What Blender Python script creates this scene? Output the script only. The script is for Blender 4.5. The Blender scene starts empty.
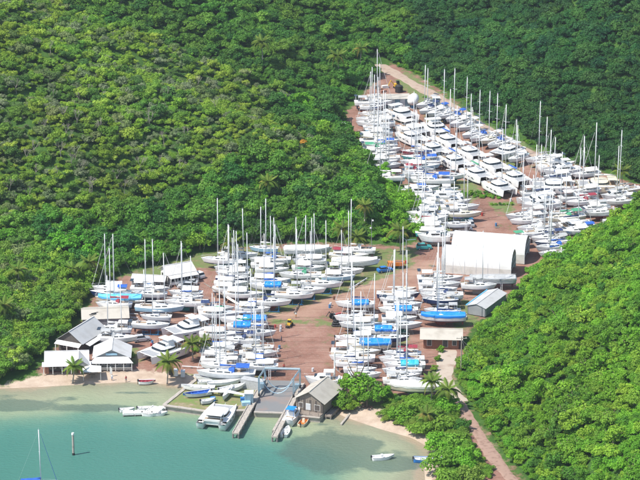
import bpy, math, random
import numpy as np
from mathutils import Vector, Matrix, noise as mnoise
R = math.radians
rnd = random.Random(11)
scene = bpy.context.scene
COL = scene.collection

# ------------------------------------------------------------ camera, sky, sun, exposure
CAM_H, PITCH, FPX = 230.0, 18.7, 2520.0
cd = bpy.data.cameras.new('camera'); cam = bpy.data.objects.new('camera', cd); COL.objects.link(cam)
cam.location = (0, 0, CAM_H); cam.rotation_euler = (R(90 - PITCH), 0, 0)
cd.sensor_width = 36; cd.lens = 36 * FPX / 640; cd.clip_start = 1; cd.clip_end = 9000
scene.camera = cam
SUN_EL, SUN_AZ = 56.0, 205.0          # azimuth: direction towards the sun, degrees counter-clockwise from +x
world = bpy.data.worlds.new('World'); scene.world = world; world.use_nodes = True
wn = world.node_tree.nodes; bg = wn['Background']
sky = wn.new('ShaderNodeTexSky'); sky.sky_type = 'NISHITA'; sky.sun_disc = False
sky.sun_elevation = R(SUN_EL); sky.sun_rotation = R(90 - SUN_AZ); sky.air_density = 1.0; sky.dust_density = 1.0
world.node_tree.links.new(sky.outputs[0], bg.inputs[0]); bg.inputs[1].default_value = 0.15
sd_ = bpy.data.lights.new('sun', 'SUN'); sd_.energy = 4.6; sd_.angle = R(0.55); sd_.color = (1.0, 0.955, 0.88)
sun = bpy.data.objects.new('sun', sd_); COL.objects.link(sun)
sv = Vector((math.cos(R(SUN_EL)) * math.cos(R(SUN_AZ)), math.cos(R(SUN_EL)) * math.sin(R(SUN_AZ)), math.sin(R(SUN_EL))))
sun.rotation_euler = sv.to_track_quat('Z', 'Y').to_euler(); sun.location = (-200, 300, 400)
scene.view_settings.view_transform = 'Standard'; scene.view_settings.look = 'None'
scene.view_settings.exposure = 0.45; scene.view_settings.gamma = 1.0
scene.render.engine = 'CYCLES'
scene.cycles.max_bounces = 5; scene.cycles.transparent_max_bounces = 6

# ------------------------------------------------------------ camera ray helpers
th = R(PITCH)
def ray(px, py):
    u = (px - 320) / FPX; v = (240 - py) / FPX
    return (u, math.cos(th) + v * math.sin(th), -math.sin(th) + v * math.cos(th))
def on_level(px, py, z=0.0):
    d = ray(px, py); t = (z - CAM_H) / d[2]
    return (d[0] * t, d[1] * t)
FZ, FS, FY = 1.1, 0.04, 590.0         # yard floor: height, slope, where the slope begins
def floor_z(y): return FZ + FS * max(0.0, y - FY)
def on_floor(px, py, up=0.0):
    x, y = on_level(px, py, FZ + up)
    if y <= FY: return (x, y)
    d = ray(px, py); t = (FZ + up - FS * FY - CAM_H) / (d[2] - FS * d[1])
    return (d[0] * t, d[1] * t)

# ------------------------------------------------------------ materials
MATS = {}
def new_mat(name):
    m = bpy.data.materials.new(name); m.use_nodes = True; MATS[name] = m
    nt = m.node_tree; return m, nt, nt.nodes, nt.links, nt.nodes['Principled BSDF']
def paint(name, c, rough=0.45, var=0.10, scale=1.2, bump=0.0, metal=0.0, spec=0.5, dirt=None):
    m, nt, N, Lk, b = new_mat(name)
    tc = N.new('ShaderNodeTexCoord'); nz = N.new('ShaderNodeTexNoise'); nz.inputs['Scale'].default_value = scale
    nz.inputs['Detail'].default_value = 5; Lk.new(tc.outputs['Object'], nz.inputs['Vector'])
    rp = N.new('ShaderNodeValToRGB'); rp.color_ramp.elements[0].position = .32; rp.color_ramp.elements[1].position = .68
    lo = dirt if dirt else tuple(k * (1 - var * 2) for k in c)
    rp.color_ramp.elements[0].color = (*lo, 1); rp.color_ramp.elements[1].color = (*c, 1)
    if dirt: rp.color_ramp.elements[0].position = .25; rp.color_ramp.elements[1].position = .5
    Lk.new(nz.outputs['Fac'], rp.inputs[0]); Lk.new(rp.outputs[0], b.inputs['Base Color'])
    b.inputs['Roughness'].default_value = rough; b.inputs['Metallic'].default_value = metal
    b.inputs['Specular IOR Level'].default_value = spec
    if bump:
        bp = N.new('ShaderNodeBump'); bp.inputs['Strength'].default_value = bump; bp.inputs['Distance'].default_value = .1
        Lk.new(nz.outputs['Fac'], bp.inputs['Height']); Lk.new(bp.outputs[0], b.inputs['Normal'])
    return m
def corrugated(name, c, axis=0, dirt=(.35, .33, .30), pitch=2.6):
    m = paint(name, c, .5, scale=.35, dirt=dirt)
    N, Lk = m.node_tree.nodes, m.node_tree.links; b = N['Principled BSDF']
    tc = N.new('ShaderNodeTexCoord'); w = N.new('ShaderNodeTexWave'); w.bands_direction = 'XYZ'[axis]
    w.inputs['Scale'].default_value = pitch; Lk.new(tc.outputs['Object'], w.inputs['Vector'])
    bp = N.new('ShaderNodeBump'); bp.inputs['Strength'].default_value = .5; bp.inputs['Distance'].default_value = .04
    Lk.new(w.outputs['Fac'], bp.inputs['Height']); Lk.new(bp.outputs[0], b.inputs['Normal'])
    return m
P = {}
P['gel'] = paint('white_gelcoat', (.78, .78, .765), .28, scale=.9, dirt=(.64, .63, .60))
P['deck'] = paint('deck_white', (.70, .70, .68), .5, scale=1.3, dirt=(.52, .51, .48))
P['cream'] = paint('cream_gelcoat', (.72, .66, .50), .35, var=.06)
P['grey'] = paint('grey_hull_paint', (.42, .46, .49), .4, var=.06)
P['lgrey'] = paint('pale_grey_paint', (.60, .62, .63), .4, var=.06)
P['navy'] = paint('navy_paint', (.02, .045, .13), .25, var=.05)
P['teal'] = paint('teal_paint', (.04, .30, .30), .35, var=.05)
P['ltblue'] = paint('pale_blue_paint', (.35, .55, .68), .35, var=.05)
P['blue'] = paint('mid_blue_paint', (.03, .18, .50), .4, var=.08)
P['red'] = paint('red_paint', (.42, .04, .03), .45, var=.1)
P['green'] = paint('green_paint', (.05, .28, .13), .45, var=.1)
P['black'] = paint('black_rubber', (.025, .025, .028), .7, var=.1)
P['anti_blue'] = paint('blue_antifoul', (.04, .11, .24), .8, dirt=(.10, .16, .22))
P['anti_red'] = paint('red_antifoul', (.22, .055, .04), .8, dirt=(.26, .14, .11))
P['anti_black'] = paint('black_antifoul', (.05, .055, .06), .8, dirt=(.14, .13, .12))
P['anti_grey'] = paint('worn_grey_antifoul', (.30, .31, .30), .8, dirt=(.22, .20, .17))
P['anti_teal'] = paint('teal_antifoul', (.03, .25, .26), .8, dirt=(.10, .22, .22))
P['alu'] = paint('mast_aluminium', (.74, .75, .76), .4, var=.05)
P['wire'] = paint('steel_wire', (.45, .46, .47), .4, var=.05, metal=.4)
P['glass'] = paint('dark_glass', (.02, .028, .035), .08, var=.05)
P['canvas_blue'] = paint('blue_canvas', (.02, .10, .42), .85, scale=2, dirt=(.04, .14, .40), bump=.3)
P['canvas_navy'] = paint('navy_canvas', (.02, .04, .12), .85, scale=2, dirt=(.04, .06, .13), bump=.3)
P['canvas_grey'] = paint('grey_canvas', (.40, .41, .41), .85, scale=2, dirt=(.30, .30, .29), bump=.3)
P['canvas_white'] = paint('white_canvas', (.78, .77, .73), .85, scale=2, dirt=(.62, .60, .55), bump=.3)
P['canvas_green'] = paint('green_canvas', (.06, .30, .16), .85, scale=2, dirt=(.08, .26, .16), bump=.3)
P['canvas_red'] = paint('maroon_canvas', (.28, .03, .05), .85, scale=2, dirt=(.24, .05, .06), bump=.3)
P['tarp_blue'] = paint('bright_blue_tarp', (.01, .22, .72), .55, scale=.8, dirt=(.03, .27, .68), bump=.6)
P['tarp_sky'] = paint('sky_blue_tarp', (.12, .48, .78), .6, scale=.8, dirt=(.18, .50, .74), bump=.6)
P['tarp_turq'] = paint('turquoise_tarp', (.02, .40, .55), .6, scale=.8, dirt=(.05, .40, .5), bump=.6)
P['net'] = paint('trampoline_net', (.36, .37, .38), .9, var=.12, scale=8)
P['teak'] = paint('teak_planking', (.34, .24, .15), .7, dirt=(.26, .19, .13), scale=3)
P['yellow'] = paint('yellow_paint', (.70, .42, .03), .5, dirt=(.45, .27, .05))
P['orange'] = paint('orange_paint', (.70, .20, .02), .5, dirt=(.45, .16, .04))
P['lift_grey'] = paint('lift_blue_grey', (.24, .32, .36), .5, dirt=(.18, .22, .25))
P['steel_blue'] = paint('blue_grey_steel', (.20, .30, .36), .5, dirt=(.18, .22, .24))
P['stand_blue'] = paint('stand_blue_paint', (.03, .18, .38), .6, dirt=(.14, .12, .12))
P['rust'] = paint('rusty_steel', (.20, .10, .06), .85, dirt=(.12, .06, .04))
P['wood'] = paint('weathered_wood', (.24, .20, .165), .85, dirt=(.15, .12, .10), scale=3)
P['dwood'] = paint('dark_wood', (.10, .085, .075), .85, dirt=(.06, .05, .045), scale=3)
P['brick'] = paint('brick_red_wall', (.30, .13, .08), .85, dirt=(.20, .09, .06), scale=2)
P['conc'] = paint('weathered_concrete', (.40, .36, .31), .9, dirt=(.24, .21, .18), scale=.7, bump=.3)
P['conc_wet'] = paint('wet_concrete', (.19, .19, .185), .6, dirt=(.30, .20, .155), scale=.18, bump=.2)
P['wall_white'] = paint('white_wall_paint', (.74, .73, .69), .8, dirt=(.58, .55, .50), scale=.6)
P['wall_grey'] = paint('grey_wall_paint', (.32, .33, .34), .8, var=.1, scale=.6)
P['roof_white'] = corrugated('white_roof_sheet', (.64, .63, .61), 0, dirt=(.50, .48, .45))
P['roof_grey'] = corrugated('grey_roof_sheet', (.50, .50, .49), 0, dirt=(.40, .39, .37))
P['roof_beige'] = corrugated('beige_roof_sheet', (.50, .46, .39), 0, dirt=(.38, .34, .28))
P['pvc'] = paint('white_pvc_membrane', (.74, .74, .71), .5, dirt=(.62, .61, .56), scale=.3, bump=.4)
P['pvc_low'] = paint('shade_toned_pvc_membrane', (.66, .65, .60), .6, dirt=(.50, .49, .43), scale=.5)  # upright walls: their weaker sun is painted in as grey-beige, with random blotches
P['skin'] = paint('brown_skin', (.16, .08, .05), .6, var=.05)
P['car_silver'] = paint('silver_car_paint', (.55, .57, .58), .25, var=.04, metal=.3)
P['car_white'] = paint('white_car_paint', (.75, .75, .74), .25, var=.04)
P['purple'] = paint('violet_cloth', (.12, .08, .50), .8, var=.06)
P['bark'] = paint('grey_brown_bark', (.16, .12, .09), .9, dirt=(.09, .07, .05), scale=4)
P['bark_pale'] = paint('pale_bark', (.34, .30, .25), .9, dirt=(.22, .19, .15), scale=4)

# ------------------------------------------------------------ mesh builder
class MB:
    def __init__(s): s.v = []; s.f = []; s.m = []
    def add(s, vs, fs, mi=0):
        o = len(s.v); s.v += [tuple(p) for p in vs]
        for f in fs: s.f.append(tuple(i + o for i in f)); s.m.append(mi)
    def box(s, c, d, rz=0.0, mi=0, top=1.0):
        x, y, z = d[0] / 2, d[1] / 2, d[2] / 2; cr, sr = math.cos(rz), math.sin(rz); vs = []
        for k in (-1, 1):
            q = top if k > 0 else 1.0
            for i, j in ((-1, -1), (1, -1), (1, 1), (-1, 1)):
                a, b = i * x * q, j * y * q; vs.append((c[0] + a * cr - b * sr, c[1] + a * sr + b * cr, c[2] + k * z))
        s.add(vs, [(3, 2, 1, 0), (4, 5, 6, 7), (0, 1, 5, 4), (1, 2, 6, 5), (2, 3, 7, 6), (3, 0, 4, 7)], mi); return s
    def tube(s, a, b, r0, r1=None, n=6, mi=0, cap=True):
        r1 = r0 if r1 is None else r1; a = Vector(a); b = Vector(b); d = b - a
        q = d.to_track_quat('Z', 'Y') if d.length > 1e-6 else Vector((0, 0, 1)).to_track_quat('Z', 'Y'); vs = []
        for p, r in ((a, r0), (b, r1)):
            for k in range(n):
                w = 2 * math.pi * k / n; vs.append(p + q @ Vector((r * math.cos(w), r * math.sin(w), 0)))
        fs = [(k, (k + 1) % n, n + (k + 1) % n, n + k) for k in range(n)]
        if cap: fs += [tuple(range(n - 1, -1, -1)), tuple(range(n, 2 * n))]
        s.add(vs, fs, mi); return s
    def path(s, pts, rs, n=6, mi=0):
        for i in range(len(pts) - 1): s.tube(pts[i], pts[i + 1], rs[i], rs[i + 1], n, mi)
        return s
    def loft(s, rings, mis=None, closed=False, mi=0, caps=False):
        n = len(rings[0]); o = len(s.v)
        for r in rings: s.v += [tuple(p) for p in r]
        for i in range(len(rings) - 1):
            for k in range(n if closed else n - 1):
                k2 = (k + 1) % n
                s.f.append((o + i * n + k, o + i * n + k2, o + (i + 1) * n + k2, o + (i + 1) * n + k)); s.m.append(mis[k] if mis else mi)
        if caps:
            s.f.append(tuple(o + k for k in range(n - 1, -1, -1))); s.m.append(mi)
            e = o + (len(rings) - 1) * n; s.f.append(tuple(e + k for k in range(n))); s.m.append(mi)
        return s
    def prism(s, poly, z0, z1, mi=0, mt=None):
        n = len(poly); a = sum(poly[i][0] * poly[(i + 1) % n][1] - poly[(i + 1) % n][0] * poly[i][1] for i in range(n))
        if a < 0: poly = poly[::-1]
        vs = [(p[0], p[1], z0) for p in poly] + [(p[0], p[1], z1) for p in poly]
        s.add(vs, [(k, (k + 1) % n, n + (k + 1) % n, n + k) for k in range(n)] + [tuple(range(n - 1, -1, -1))], mi)
        s.f.append(tuple(len(s.v) - n + k for k in range(n))); s.m.append(mi if mt is None else mt); return s
    def mesh(s, name, mats, smooth=False):
        me = bpy.data.meshes.new(name); me.from_pydata(s.v, [], s.f)
        for m in (mats if isinstance(mats, (list, tuple)) else [mats]): me.materials.append(m)
        me.polygons.foreach_set('material_index', s.m)
        if smooth: me.polygons.foreach_set('use_smooth', [True] * len(s.f))
        me.update(); return me
def link(name, data, parent=None, loc=(0, 0, 0), rz=0.0):
    o = bpy.data.objects.new(name, data); COL.objects.link(o); o.location = loc; o.rotation_euler = (0, 0, rz)
    if parent: o.parent = parent
    return o
def tag(o, label, cat, group=None, kind=None):
    o['label'] = label; o['category'] = cat
    if group: o['group'] = group
    if kind: o['kind'] = kind
    return o
def struct(o, kind='structure'): o['kind'] = kind; return o
def thing(name, label, cat, loc=(0, 0, 0), rz=0.0, group=None):
    return tag(link(name, None, None, loc, rz), label, cat, group)
def part(name, mb, mats, parent, loc=(0, 0, 0), rz=0.0, smooth=False, label=None):
    o = link(name, mb.mesh(name, mats, smooth), parent, loc, rz)
    if label: o['label'] = label
    return o
# a template is a list of parts: (name, mesh, index of parent part or None, location)
def place(tpl, name, label, cat, loc, rz, group=None, over=None, skip=()):
    root = thing(name, label, cat, loc, rz, group); obs = []
    for (n, me, par, pl) in tpl:
        if n in skip or (par is not None and obs[par] is None): obs.append(None); continue
        o = link(n, me, root if par is None else obs[par], pl); obs.append(o)
        if over:
            for sl in o.material_slots:
                r = over.get(sl.material.name)
                if r: sl.link = 'OBJECT'; sl.material = r
    return root

# ------------------------------------------------------------ terrain
def inside(px, py, poly):
    c = np.zeros(px.shape, bool); n = len(poly)
    for i in range(n):
        x0, y0 = poly[i]; x1, y1 = poly[(i + 1) % n]
        if y0 == y1: continue
        k = (y0 > py) != (y1 > py); xi = (x1 - x0) * (py - y0) / (y1 - y0) + x0
        c ^= k & (px < xi)
    return c
def dist(px, py, pts, closed=True):
    d = np.full(px.shape, 1e9); n = len(pts)
    for i in range(n if closed else n - 1):
        x0, y0 = pts[i][:2]; x1, y1 = pts[(i + 1) % n][:2]; dx, dy = x1 - x0, y1 - y0; l = dx * dx + dy * dy + 1e-9
        t = np.clip(((px - x0) * dx + (py - y0) * dy) / l, 0, 1)
        d = np.minimum(d, np.hypot(px - x0 - t * dx, py - y0 - t * dy))
    return d
def sdist(px, py, poly):
    d = dist(px, py, poly); return np.where(inside(px, py, poly), d, -d)
FLOOR = [on_floor(*p) for p in [(-90, 385), (0, 382), (36, 373), (48, 352), (70, 338), (84, 314), (90, 298), (104, 284), (130, 272), (200, 254), (250, 245), (330, 242),
        (400, 246), (436, 238), (418, 205), (392, 178), (362, 152), (347, 135), (345, 112), (362, 94), (382, 70), (392, 64), (402, 66), (440, 90), (482, 121), (545, 153),
        (632, 182), (700, 198), (690, 204), (640, 210), (604, 226), (560, 253), (530, 277), (498, 307), (466, 336), (466, 352), (455, 372), (465, 400),
        (484, 430), (510, 466), (535, 500), (600, 580)]]
FLOOR += [(60, 330), (60, 100), (-900, 100), (-900, FLOOR[0][1] + 10), (-200, FLOOR[0][1] + 4)]
LAND = [(-900, 575)] + [on_level(*p) for p in [(-90, 389), (0, 388.5), (40, 387), (90, 384), (130, 382), (165, 384), (190, 389), (215, 392), (250, 396), (300, 400),
        (322, 410), (334, 412), (345, 417), (362, 423), (380, 429), (412, 438), (428, 447), (436, 455), (424, 466), (426, 490), (436, 520), (470, 560)]] + [(45, 330), (45, 90), (3000, 90), (3000, 3000), (-900, 3000)]
RAVINE = [(42, 782, 10), (0, 778, 13), (-30, 786, 19), (-63, 803, 32), (-110, 850, 52)]
xs = np.concatenate([np.array([-1500, -1000, -700, -500, -380, -300, -240, -200, -170]), np.arange(-150, 150.1, 1.25), np.array([170, 200, 240, 300, 380, 500, 700, 1000, 1500])])
ys = np.concatenate([np.array([60, 140, 220, 280, 330, 370, 400, 425, 445]), np.arange(460, 905, 1.25), np.array([925, 950, 990, 1040, 1100, 1200, 1350, 1600, 2000, 2600])])
GX, GY = np.meshgrid(xs, ys)
d_floor = -sdist(GX, GY, FLOOR)                 # >0 outside the valley floor
d_land = sdist(GX, GY, LAND)
def fbm(x, y, s):
    o = np.zeros(np.shape(x)); a = 1.0; r = np.random.RandomState(5)
    for k in range(5):
        for j in range(3):
            w = r.rand() * 6.28; ph = r.rand() * 6.28; o += a * np.sin((x * math.cos(w) + y * math.sin(w)) / s + ph) / 3
        a *= .55; s *= .5
    return o
def height(X, Y, dF, dL):
    base = FZ + FS * np.maximum(0, Y - FY); base = np.minimum(base, FZ + FS * 290)
    base = np.minimum(base, np.maximum(-3.5, dL * .14))
    do = np.maximum(0, dF)
    right = np.clip((X - 22) / 20, 0, 1) * np.clip((760 - Y) / 60, 0, 1)
    slope = .44 + .17 * right
    hill = slope * do * (do / (do + 5.0))
    hr = np.full(X.shape, 1e9)
    for i in range(len(RAVINE) - 1):
        (x0, y0, b0), (x1, y1, b1) = RAVINE[i], RAVINE[i + 1]; dx, dy = x1 - x0, y1 - y0; l = dx * dx + dy * dy
        t = np.clip(((X - x0) * dx + (Y - y0) * dy) / l, 0, 1)
        hr = np.minimum(hr, b0 + t * (b1 - b0) + .50 * np.hypot(X - x0 - t * dx, Y - y0 - t * dy) - base)
    hill = np.where(Y < 2000, np.minimum(hill, np.maximum(hr, 0)), hill)
    hill = hill + np.clip(do / 30, 0, 1) * (3.9 * fbm(X, Y, 24) + 1.0 * fbm(X + 90, Y, 7))
    hill = 150 * (1 - np.exp(-np.maximum(hill, 0) / 150))
    return base + np.maximum(hill, 0) * (dL > 0)
GZ = height(GX, GY, d_floor, d_land)
for _ in range(2):
    A = GZ.copy(); A[1:-1, 1:-1] = (GZ[1:-1, 1:-1] * 4 + GZ[:-2, 1:-1] + GZ[2:, 1:-1] + GZ[1:-1, :-2] + GZ[1:-1, 2:]) / 8
    GZ = np.where((GX > -150) & (GX < 150) & (GY > 462) & (GY < 903), A, GZ)
def bil(G, x, y):
    i = min(max(int(np.searchsorted(xs, x)) - 1, 0), len(xs) - 2); j = min(max(int(np.searchsorted(ys, y)) - 1, 0), len(ys) - 2)
    u = (x - xs[i]) / (xs[i + 1] - xs[i]); v = (y - ys[j]) / (ys[j + 1] - ys[j])
    return float((G[j, i] * (1 - u) + G[j, i + 1] * u) * (1 - v) + (G[j + 1, i] * (1 - u) + G[j + 1, i + 1] * u) * v)
def ground(x, y): return bil(GZ, x, y)
def on_ground(px, py, up=0.0):
    d = ray(px, py); t0 = 300.0; p = None
    for k in range(1500):
        t = t0 + k * .6; z = CAM_H + d[2] * t
        if z - up <= ground(d[0] * t, d[1] * t): return (d[0] * t, d[1] * t)
    return (d[0] * t, d[1] * t)
def project(x, y, z):
    dx, dy, dz = x, y, z - CAM_H; w = dy * math.cos(th) - dz * math.sin(th); v = dy * math.sin(th) + dz * math.cos(th)
    return (320 + FPX * dx / w, 240 - FPX * v / w)

# ground cover masks: signed distances (metres, positive inside) stored on the vertices; the material breaks their edges with noise
def F(*pp): return [on_floor(*p) for p in pp]
GRASS = [F((222, 268), (250, 300), (262, 314), (290, 311), (330, 296), (372, 282), (412, 265), (420, 248), (200, 250), (186, 262), (215, 268)),
         F((398, 186), (474, 180), (482, 192), (462, 214), (448, 236), (418, 232)), F((490, 203), (516, 200), (514, 212), (500, 214)),
         F((405, 70), (480, 118), (548, 152), (532, 160), (470, 130), (418, 100), (395, 84)), F((500, 150), (520, 160), (516, 190), (506, 186)),
         F((352, 318), (402, 322), (410, 345), (345, 340)), F((430, 370), (452, 366), (456, 400), (440, 398)), F((455, 360), (468, 360), (466, 400), (515, 470), (500, 470), (468, 425), (448, 390)),
         F((120, 274), (160, 284), (205, 266), (200, 252), (130, 262)), F((126, 350), (137, 346), (142, 360), (132, 366)), F((110, 372), (150, 371), (205, 374), (196, 380), (110, 375)),
         F((452, 300), (470, 300), (480, 322), (455, 330)), F((352, 395), (445, 395), (440, 440), (400, 428)),
         F((420, 108), (436, 112), (452, 140), (440, 150)), F((262, 318), (340, 322), (350, 326), (260, 322)) ]
TAN = [F((430, 262), (448, 262), (400, 290), (340, 305), (300, 322), (255, 322), (255, 306), (300, 304), (345, 286), (400, 268))]
SAND = [(-900, 574), (-900, 590)] + [on_level(*p, 1.0) for p in [(-90, 376), (0, 376), (60, 372), (100, 369), (150, 370), (198, 376), (185, 392)]] + [on_level(*p) for p in [(165, 388), (90, 388), (0, 394), (-90, 396)]]
SAND2 = [on_level(*p, .3) for p in [(318, 402), (345, 404), (380, 412), (420, 424), (445, 440), (440, 470), (424, 470), (405, 442), (370, 432), (335, 422), (318, 416)]]
def smask(polys):
    o = np.full(GX.shape, -50.0)
    for p in polys: o = np.maximum(o, sdist(GX, GY, p))
    return o
ATT = {'grass': smask(GRASS), 'tan': smask(TAN), 'sand': np.maximum(smask([SAND, SAND2]), np.minimum(2.5 - d_land, 8)), 'hill': d_floor}

gm, nt, N, Lk, b = new_mat('ground_cover')
def attr(n):
    a = N.new('ShaderNodeAttribute'); a.attribute_name = n; return a.outputs['Fac']
geo = N.new('ShaderNodeNewGeometry')
def nz(scale, det=4, rough=.6):
    t = N.new('ShaderNodeTexNoise'); t.inputs['Scale'].default_value = scale; t.inputs['Detail'].default_value = det; t.inputs['Roughness'].default_value = rough
    Lk.new(geo.outputs['Position'], t.inputs['Vector']); return t.outputs['Fac']
def ramp(inp, stops):
    r = N.new('ShaderNodeValToRGB'); e = r.color_ramp.elements
    while len(e) < len(stops): e.new(.5)
    for q, (p, c) in zip(e, stops): q.position = p; q.color = (*c, 1)
    Lk.new(inp, r.inputs[0]); return r.outputs[0]
def math_(op, a, b_=None, clamp=False):
    m = N.new('ShaderNodeMath'); m.operation = op; m.use_clamp = clamp
    for i, q in enumerate((a, b_)):
        if q is None: continue
        if isinstance(q, (int, float)): m.inputs[i].default_value = q
        else: Lk.new(q, m.inputs[i])
    return m.outputs[0]
def mix(f, a, c):
    m = N.new('ShaderNodeMix'); m.data_type = 'RGBA'; Lk.new(f, m.inputs[0])
    for s_, q in ((m.inputs[6], a), (m.inputs[7], c)):
        if isinstance(q, tuple): s_.default_value = (*q, 1)
        else: Lk.new(q, s_)
    return m.outputs[2]
edge = math_('MULTIPLY', math_('SUBTRACT', nz(.35, 6, .7), .5), 9.0)
def mask(name, soft=1.2, off=0.0):
    return math_('DIVIDE', math_('ADD', math_('ADD', attr(name), edge), off + soft / 2), soft, True)
dirt = ramp(nz(.09, 8, .7), [(.30, (.17, .085, .062)), (.5, (.26, .14, .105)), (.7, (.36, .225, .175))])
dirt = mix(math_('MULTIPLY', ramp(nz(1.3, 4), [(.5, (0, 0, 0)), (.72, (1, 1, 1))]), .5), dirt, (.30, .22, .17))
tan = ramp(nz(.12, 6), [(.35, (.27, .155, .11)), (.65, (.38, .25, .185))])
grass = ramp(nz(.5, 6, .7), [(.30, (.27, .19, .12)), (.43, (.17, .17, .08)), (.56, (.13, .18, .06)), (.75, (.18, .24, .08))])
sandc = ramp(nz(.25, 7, .7), [(.3, (.36, .27, .20)), (.6, (.50, .40, .31)), (.8, (.58, .48, .38))])
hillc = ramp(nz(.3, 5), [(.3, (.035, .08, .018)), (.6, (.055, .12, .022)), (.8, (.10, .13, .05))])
mpr = N.new('ShaderNodeMapping'); mpr.inputs['Rotation'].default_value = (0, 0, R(-38)); mpr.inputs['Scale'].default_value = (.04, .9, 1); Lk.new(geo.outputs['Position'], mpr.inputs[0])
rut = N.new('ShaderNodeTexNoise'); rut.inputs['Scale'].default_value = 1.0; rut.inputs['Detail'].default_value = 5; Lk.new(mpr.outputs[0], rut.inputs['Vector'])
c = mix(mask('tan', 4.0), dirt, tan)
c = mix(math_('MULTIPLY', ramp(rut.outputs['Fac'], [(.52, (0, 0, 0)), (.62, (1, 1, 1))]), .38), c, (.15, .085, .06))
c = mix(math_('MULTIPLY', ramp(nz(3.2, 3), [(.60, (0, 0, 0)), (.72, (1, 1, 1))]), .6), c, (.38, .30, .24))
c = mix(math_('MULTIPLY', ramp(nz(.16, 6, .75), [(.58, (0, 0, 0)), (.64, (1, 1, 1))]), .55), c, (.12, .15, .06))
c = mix(mask('grass'), c, grass)
c = mix(mask('sand', 1.5), c, sandc)
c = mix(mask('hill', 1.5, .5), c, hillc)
Lk.new(c, b.inputs['Base Color']); b.inputs['Roughness'].default_value = .95; b.inputs['Specular IOR Level'].default_value = .1
bp = N.new('ShaderNodeBump'); bp.inputs['Strength'].default_value = .6; bp.inputs['Distance'].default_value = .15
Lk.new(nz(2.5, 5, .7), bp.inputs['Height']); Lk.new(bp.outputs[0], b.inputs['Normal'])

def sheet(name, sel):
    ny, nx = GX.shape; idx = np.arange(ny * nx).reshape(ny, nx)
    q = np.stack([idx[:-1, :-1], idx[:-1, 1:], idx[1:, 1:], idx[1:, :-1]], -1)[sel]
    used, inv = np.unique(q.ravel(), return_inverse=True)
    V = np.stack([GX.ravel()[used], GY.ravel()[used], GZ.ravel()[used]], -1)
    me = bpy.data.meshes.new(name); me.from_pydata(V.tolist(), [], inv.reshape(-1, 4).tolist())
    for k, a in ATT.items():
        at = me.attributes.new(k, 'FLOAT', 'POINT'); at.data.foreach_set('value', a.ravel()[used].astype(np.float32))
    me.materials.append(gm); me.polygons.foreach_set('use_smooth', [True] * len(me.polygons))
    return struct(link(name, me))
cF = d_floor[:-1, :-1]; cL = d_land[:-1, :-1]; cS = ATT['sand'][:-1, :-1]
k_hill = cF > 0; k_sea = (~k_hill) & (cL < -1.5); k_beach = (~k_hill) & (~k_sea) & (cS > 0); k_yard = ~(k_hill | k_sea | k_beach)
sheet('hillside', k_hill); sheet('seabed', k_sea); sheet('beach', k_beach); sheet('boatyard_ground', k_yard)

# roads as draped strips
def draped(name, pts, width, mat, lift=.05, fn=on_floor):
    w = [Vector(fn(*p)) for p in pts]; C_ = []
    for i in range(len(w) - 1):
        n = max(1, int((w[i + 1] - w[i]).length / 1.2))
        C_ += [w[i].lerp(w[i + 1], k / n) for k in range(n)]
    C_.append(w[-1])
    for _ in range(14): C_ = [C_[0]] + [(C_[i - 1] + C_[i] * 2 + C_[i + 1]) / 4 for i in range(1, len(C_) - 1)] + [C_[-1]]
    mb = MB(); rings = []
    for i, p in enumerate(C_):
        t = (C_[min(i + 1, len(C_) - 1)] - C_[max(i - 1, 0)]).normalized(); nn = Vector((-t.y, t.x)); ring = []
        ww = width * (1 + .16 * math.sin(i * .31) + .08 * math.sin(i * 1.3))
        for k in range(7):
            q = p + nn * ww * (k / 6 - .5); ring.append((q.x, q.y, ground(q.x, q.y) + lift * (1 if 0 < k < 6 else -.5)))
        rings.append(ring)
    mb.loft(rings); o = link(name, mb.mesh(name, mat, True)); return struct(o)
roadm = paint('pale_concrete_track', (.43, .36, .29), .9, dirt=(.27, .19, .14), scale=.35, bump=.3)
pathm = paint('red_dirt_track', (.32, .21, .16), .95, dirt=(.17, .10, .07), scale=.9, bump=.3)
pathm2 = paint('tan_upper_track', (.38, .29, .22), .9, dirt=(.26, .17, .13), scale=.5, bump=.4)
draped('concrete_road', [(448, 350), (447, 362), (443, 374), (450, 390), (458, 402)], 4.6, roadm)
draped('dirt_road', [(458, 402), (464, 414), (474, 426), (486, 446), (498, 464), (512, 480), (530, 500)], 3.4, pathm, lift=.09)
draped('upper_road', [(380, 66), (396, 74), (420, 88), (440, 98), (470, 119), (500, 137), (535, 156), (580, 172), (632, 189), (660, 196)], 4.8, pathm2)

# water
WX = np.concatenate([np.array([-1500, -800, -400, -220]), np.arange(-150, 80, 1.5), np.array([100, 200, 500, 1500])])
WY = np.concatenate([np.array([-3000, -1500, -500, 0, 200, 330, 400, 440]), np.arange(470, 600, 1.5), np.array([640])])
wx, wy = np.meshgrid(WX, WY); sh = -sdist(wx, wy, LAND)
quay_poly = [on_level(*p, 1.2) for p in [(201, 379), (163, 406), (205, 411.5), (249, 411), (262, 388), (240, 376)]]
weed = np.full(wx.shape, 0.0)
for (a, b_, rx, ry, w) in [(10, 405, 55, 7, .9), (85, 408, 60, 5, .8), (60, 399, 25, 3, .6), (150, 403, 16, 3, .5), (330, 452, 50, 22, 1.), (390, 463, 40, 9, .9), (372, 443, 14, 4, .9), (320, 424, 10, 3, .6), (345, 432, 12, 3, .4), (0, 396, 30, 3, .6), (140, 393, 40, 2.2, .6), (395, 452, 20, 3, .6)]:
    c0 = on_level(a, b_); sx = rx / 4.15; sy = ry * .63
    weed = np.maximum(weed, w * np.exp(-(((wx - c0[0]) / sx) ** 2 + ((wy - c0[1]) / sy) ** 2) ** 1.5))
me = bpy.data.meshes.new('sea'); ny, nx = wx.shape; idx = np.arange(ny * nx).reshape(ny, nx)
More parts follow.
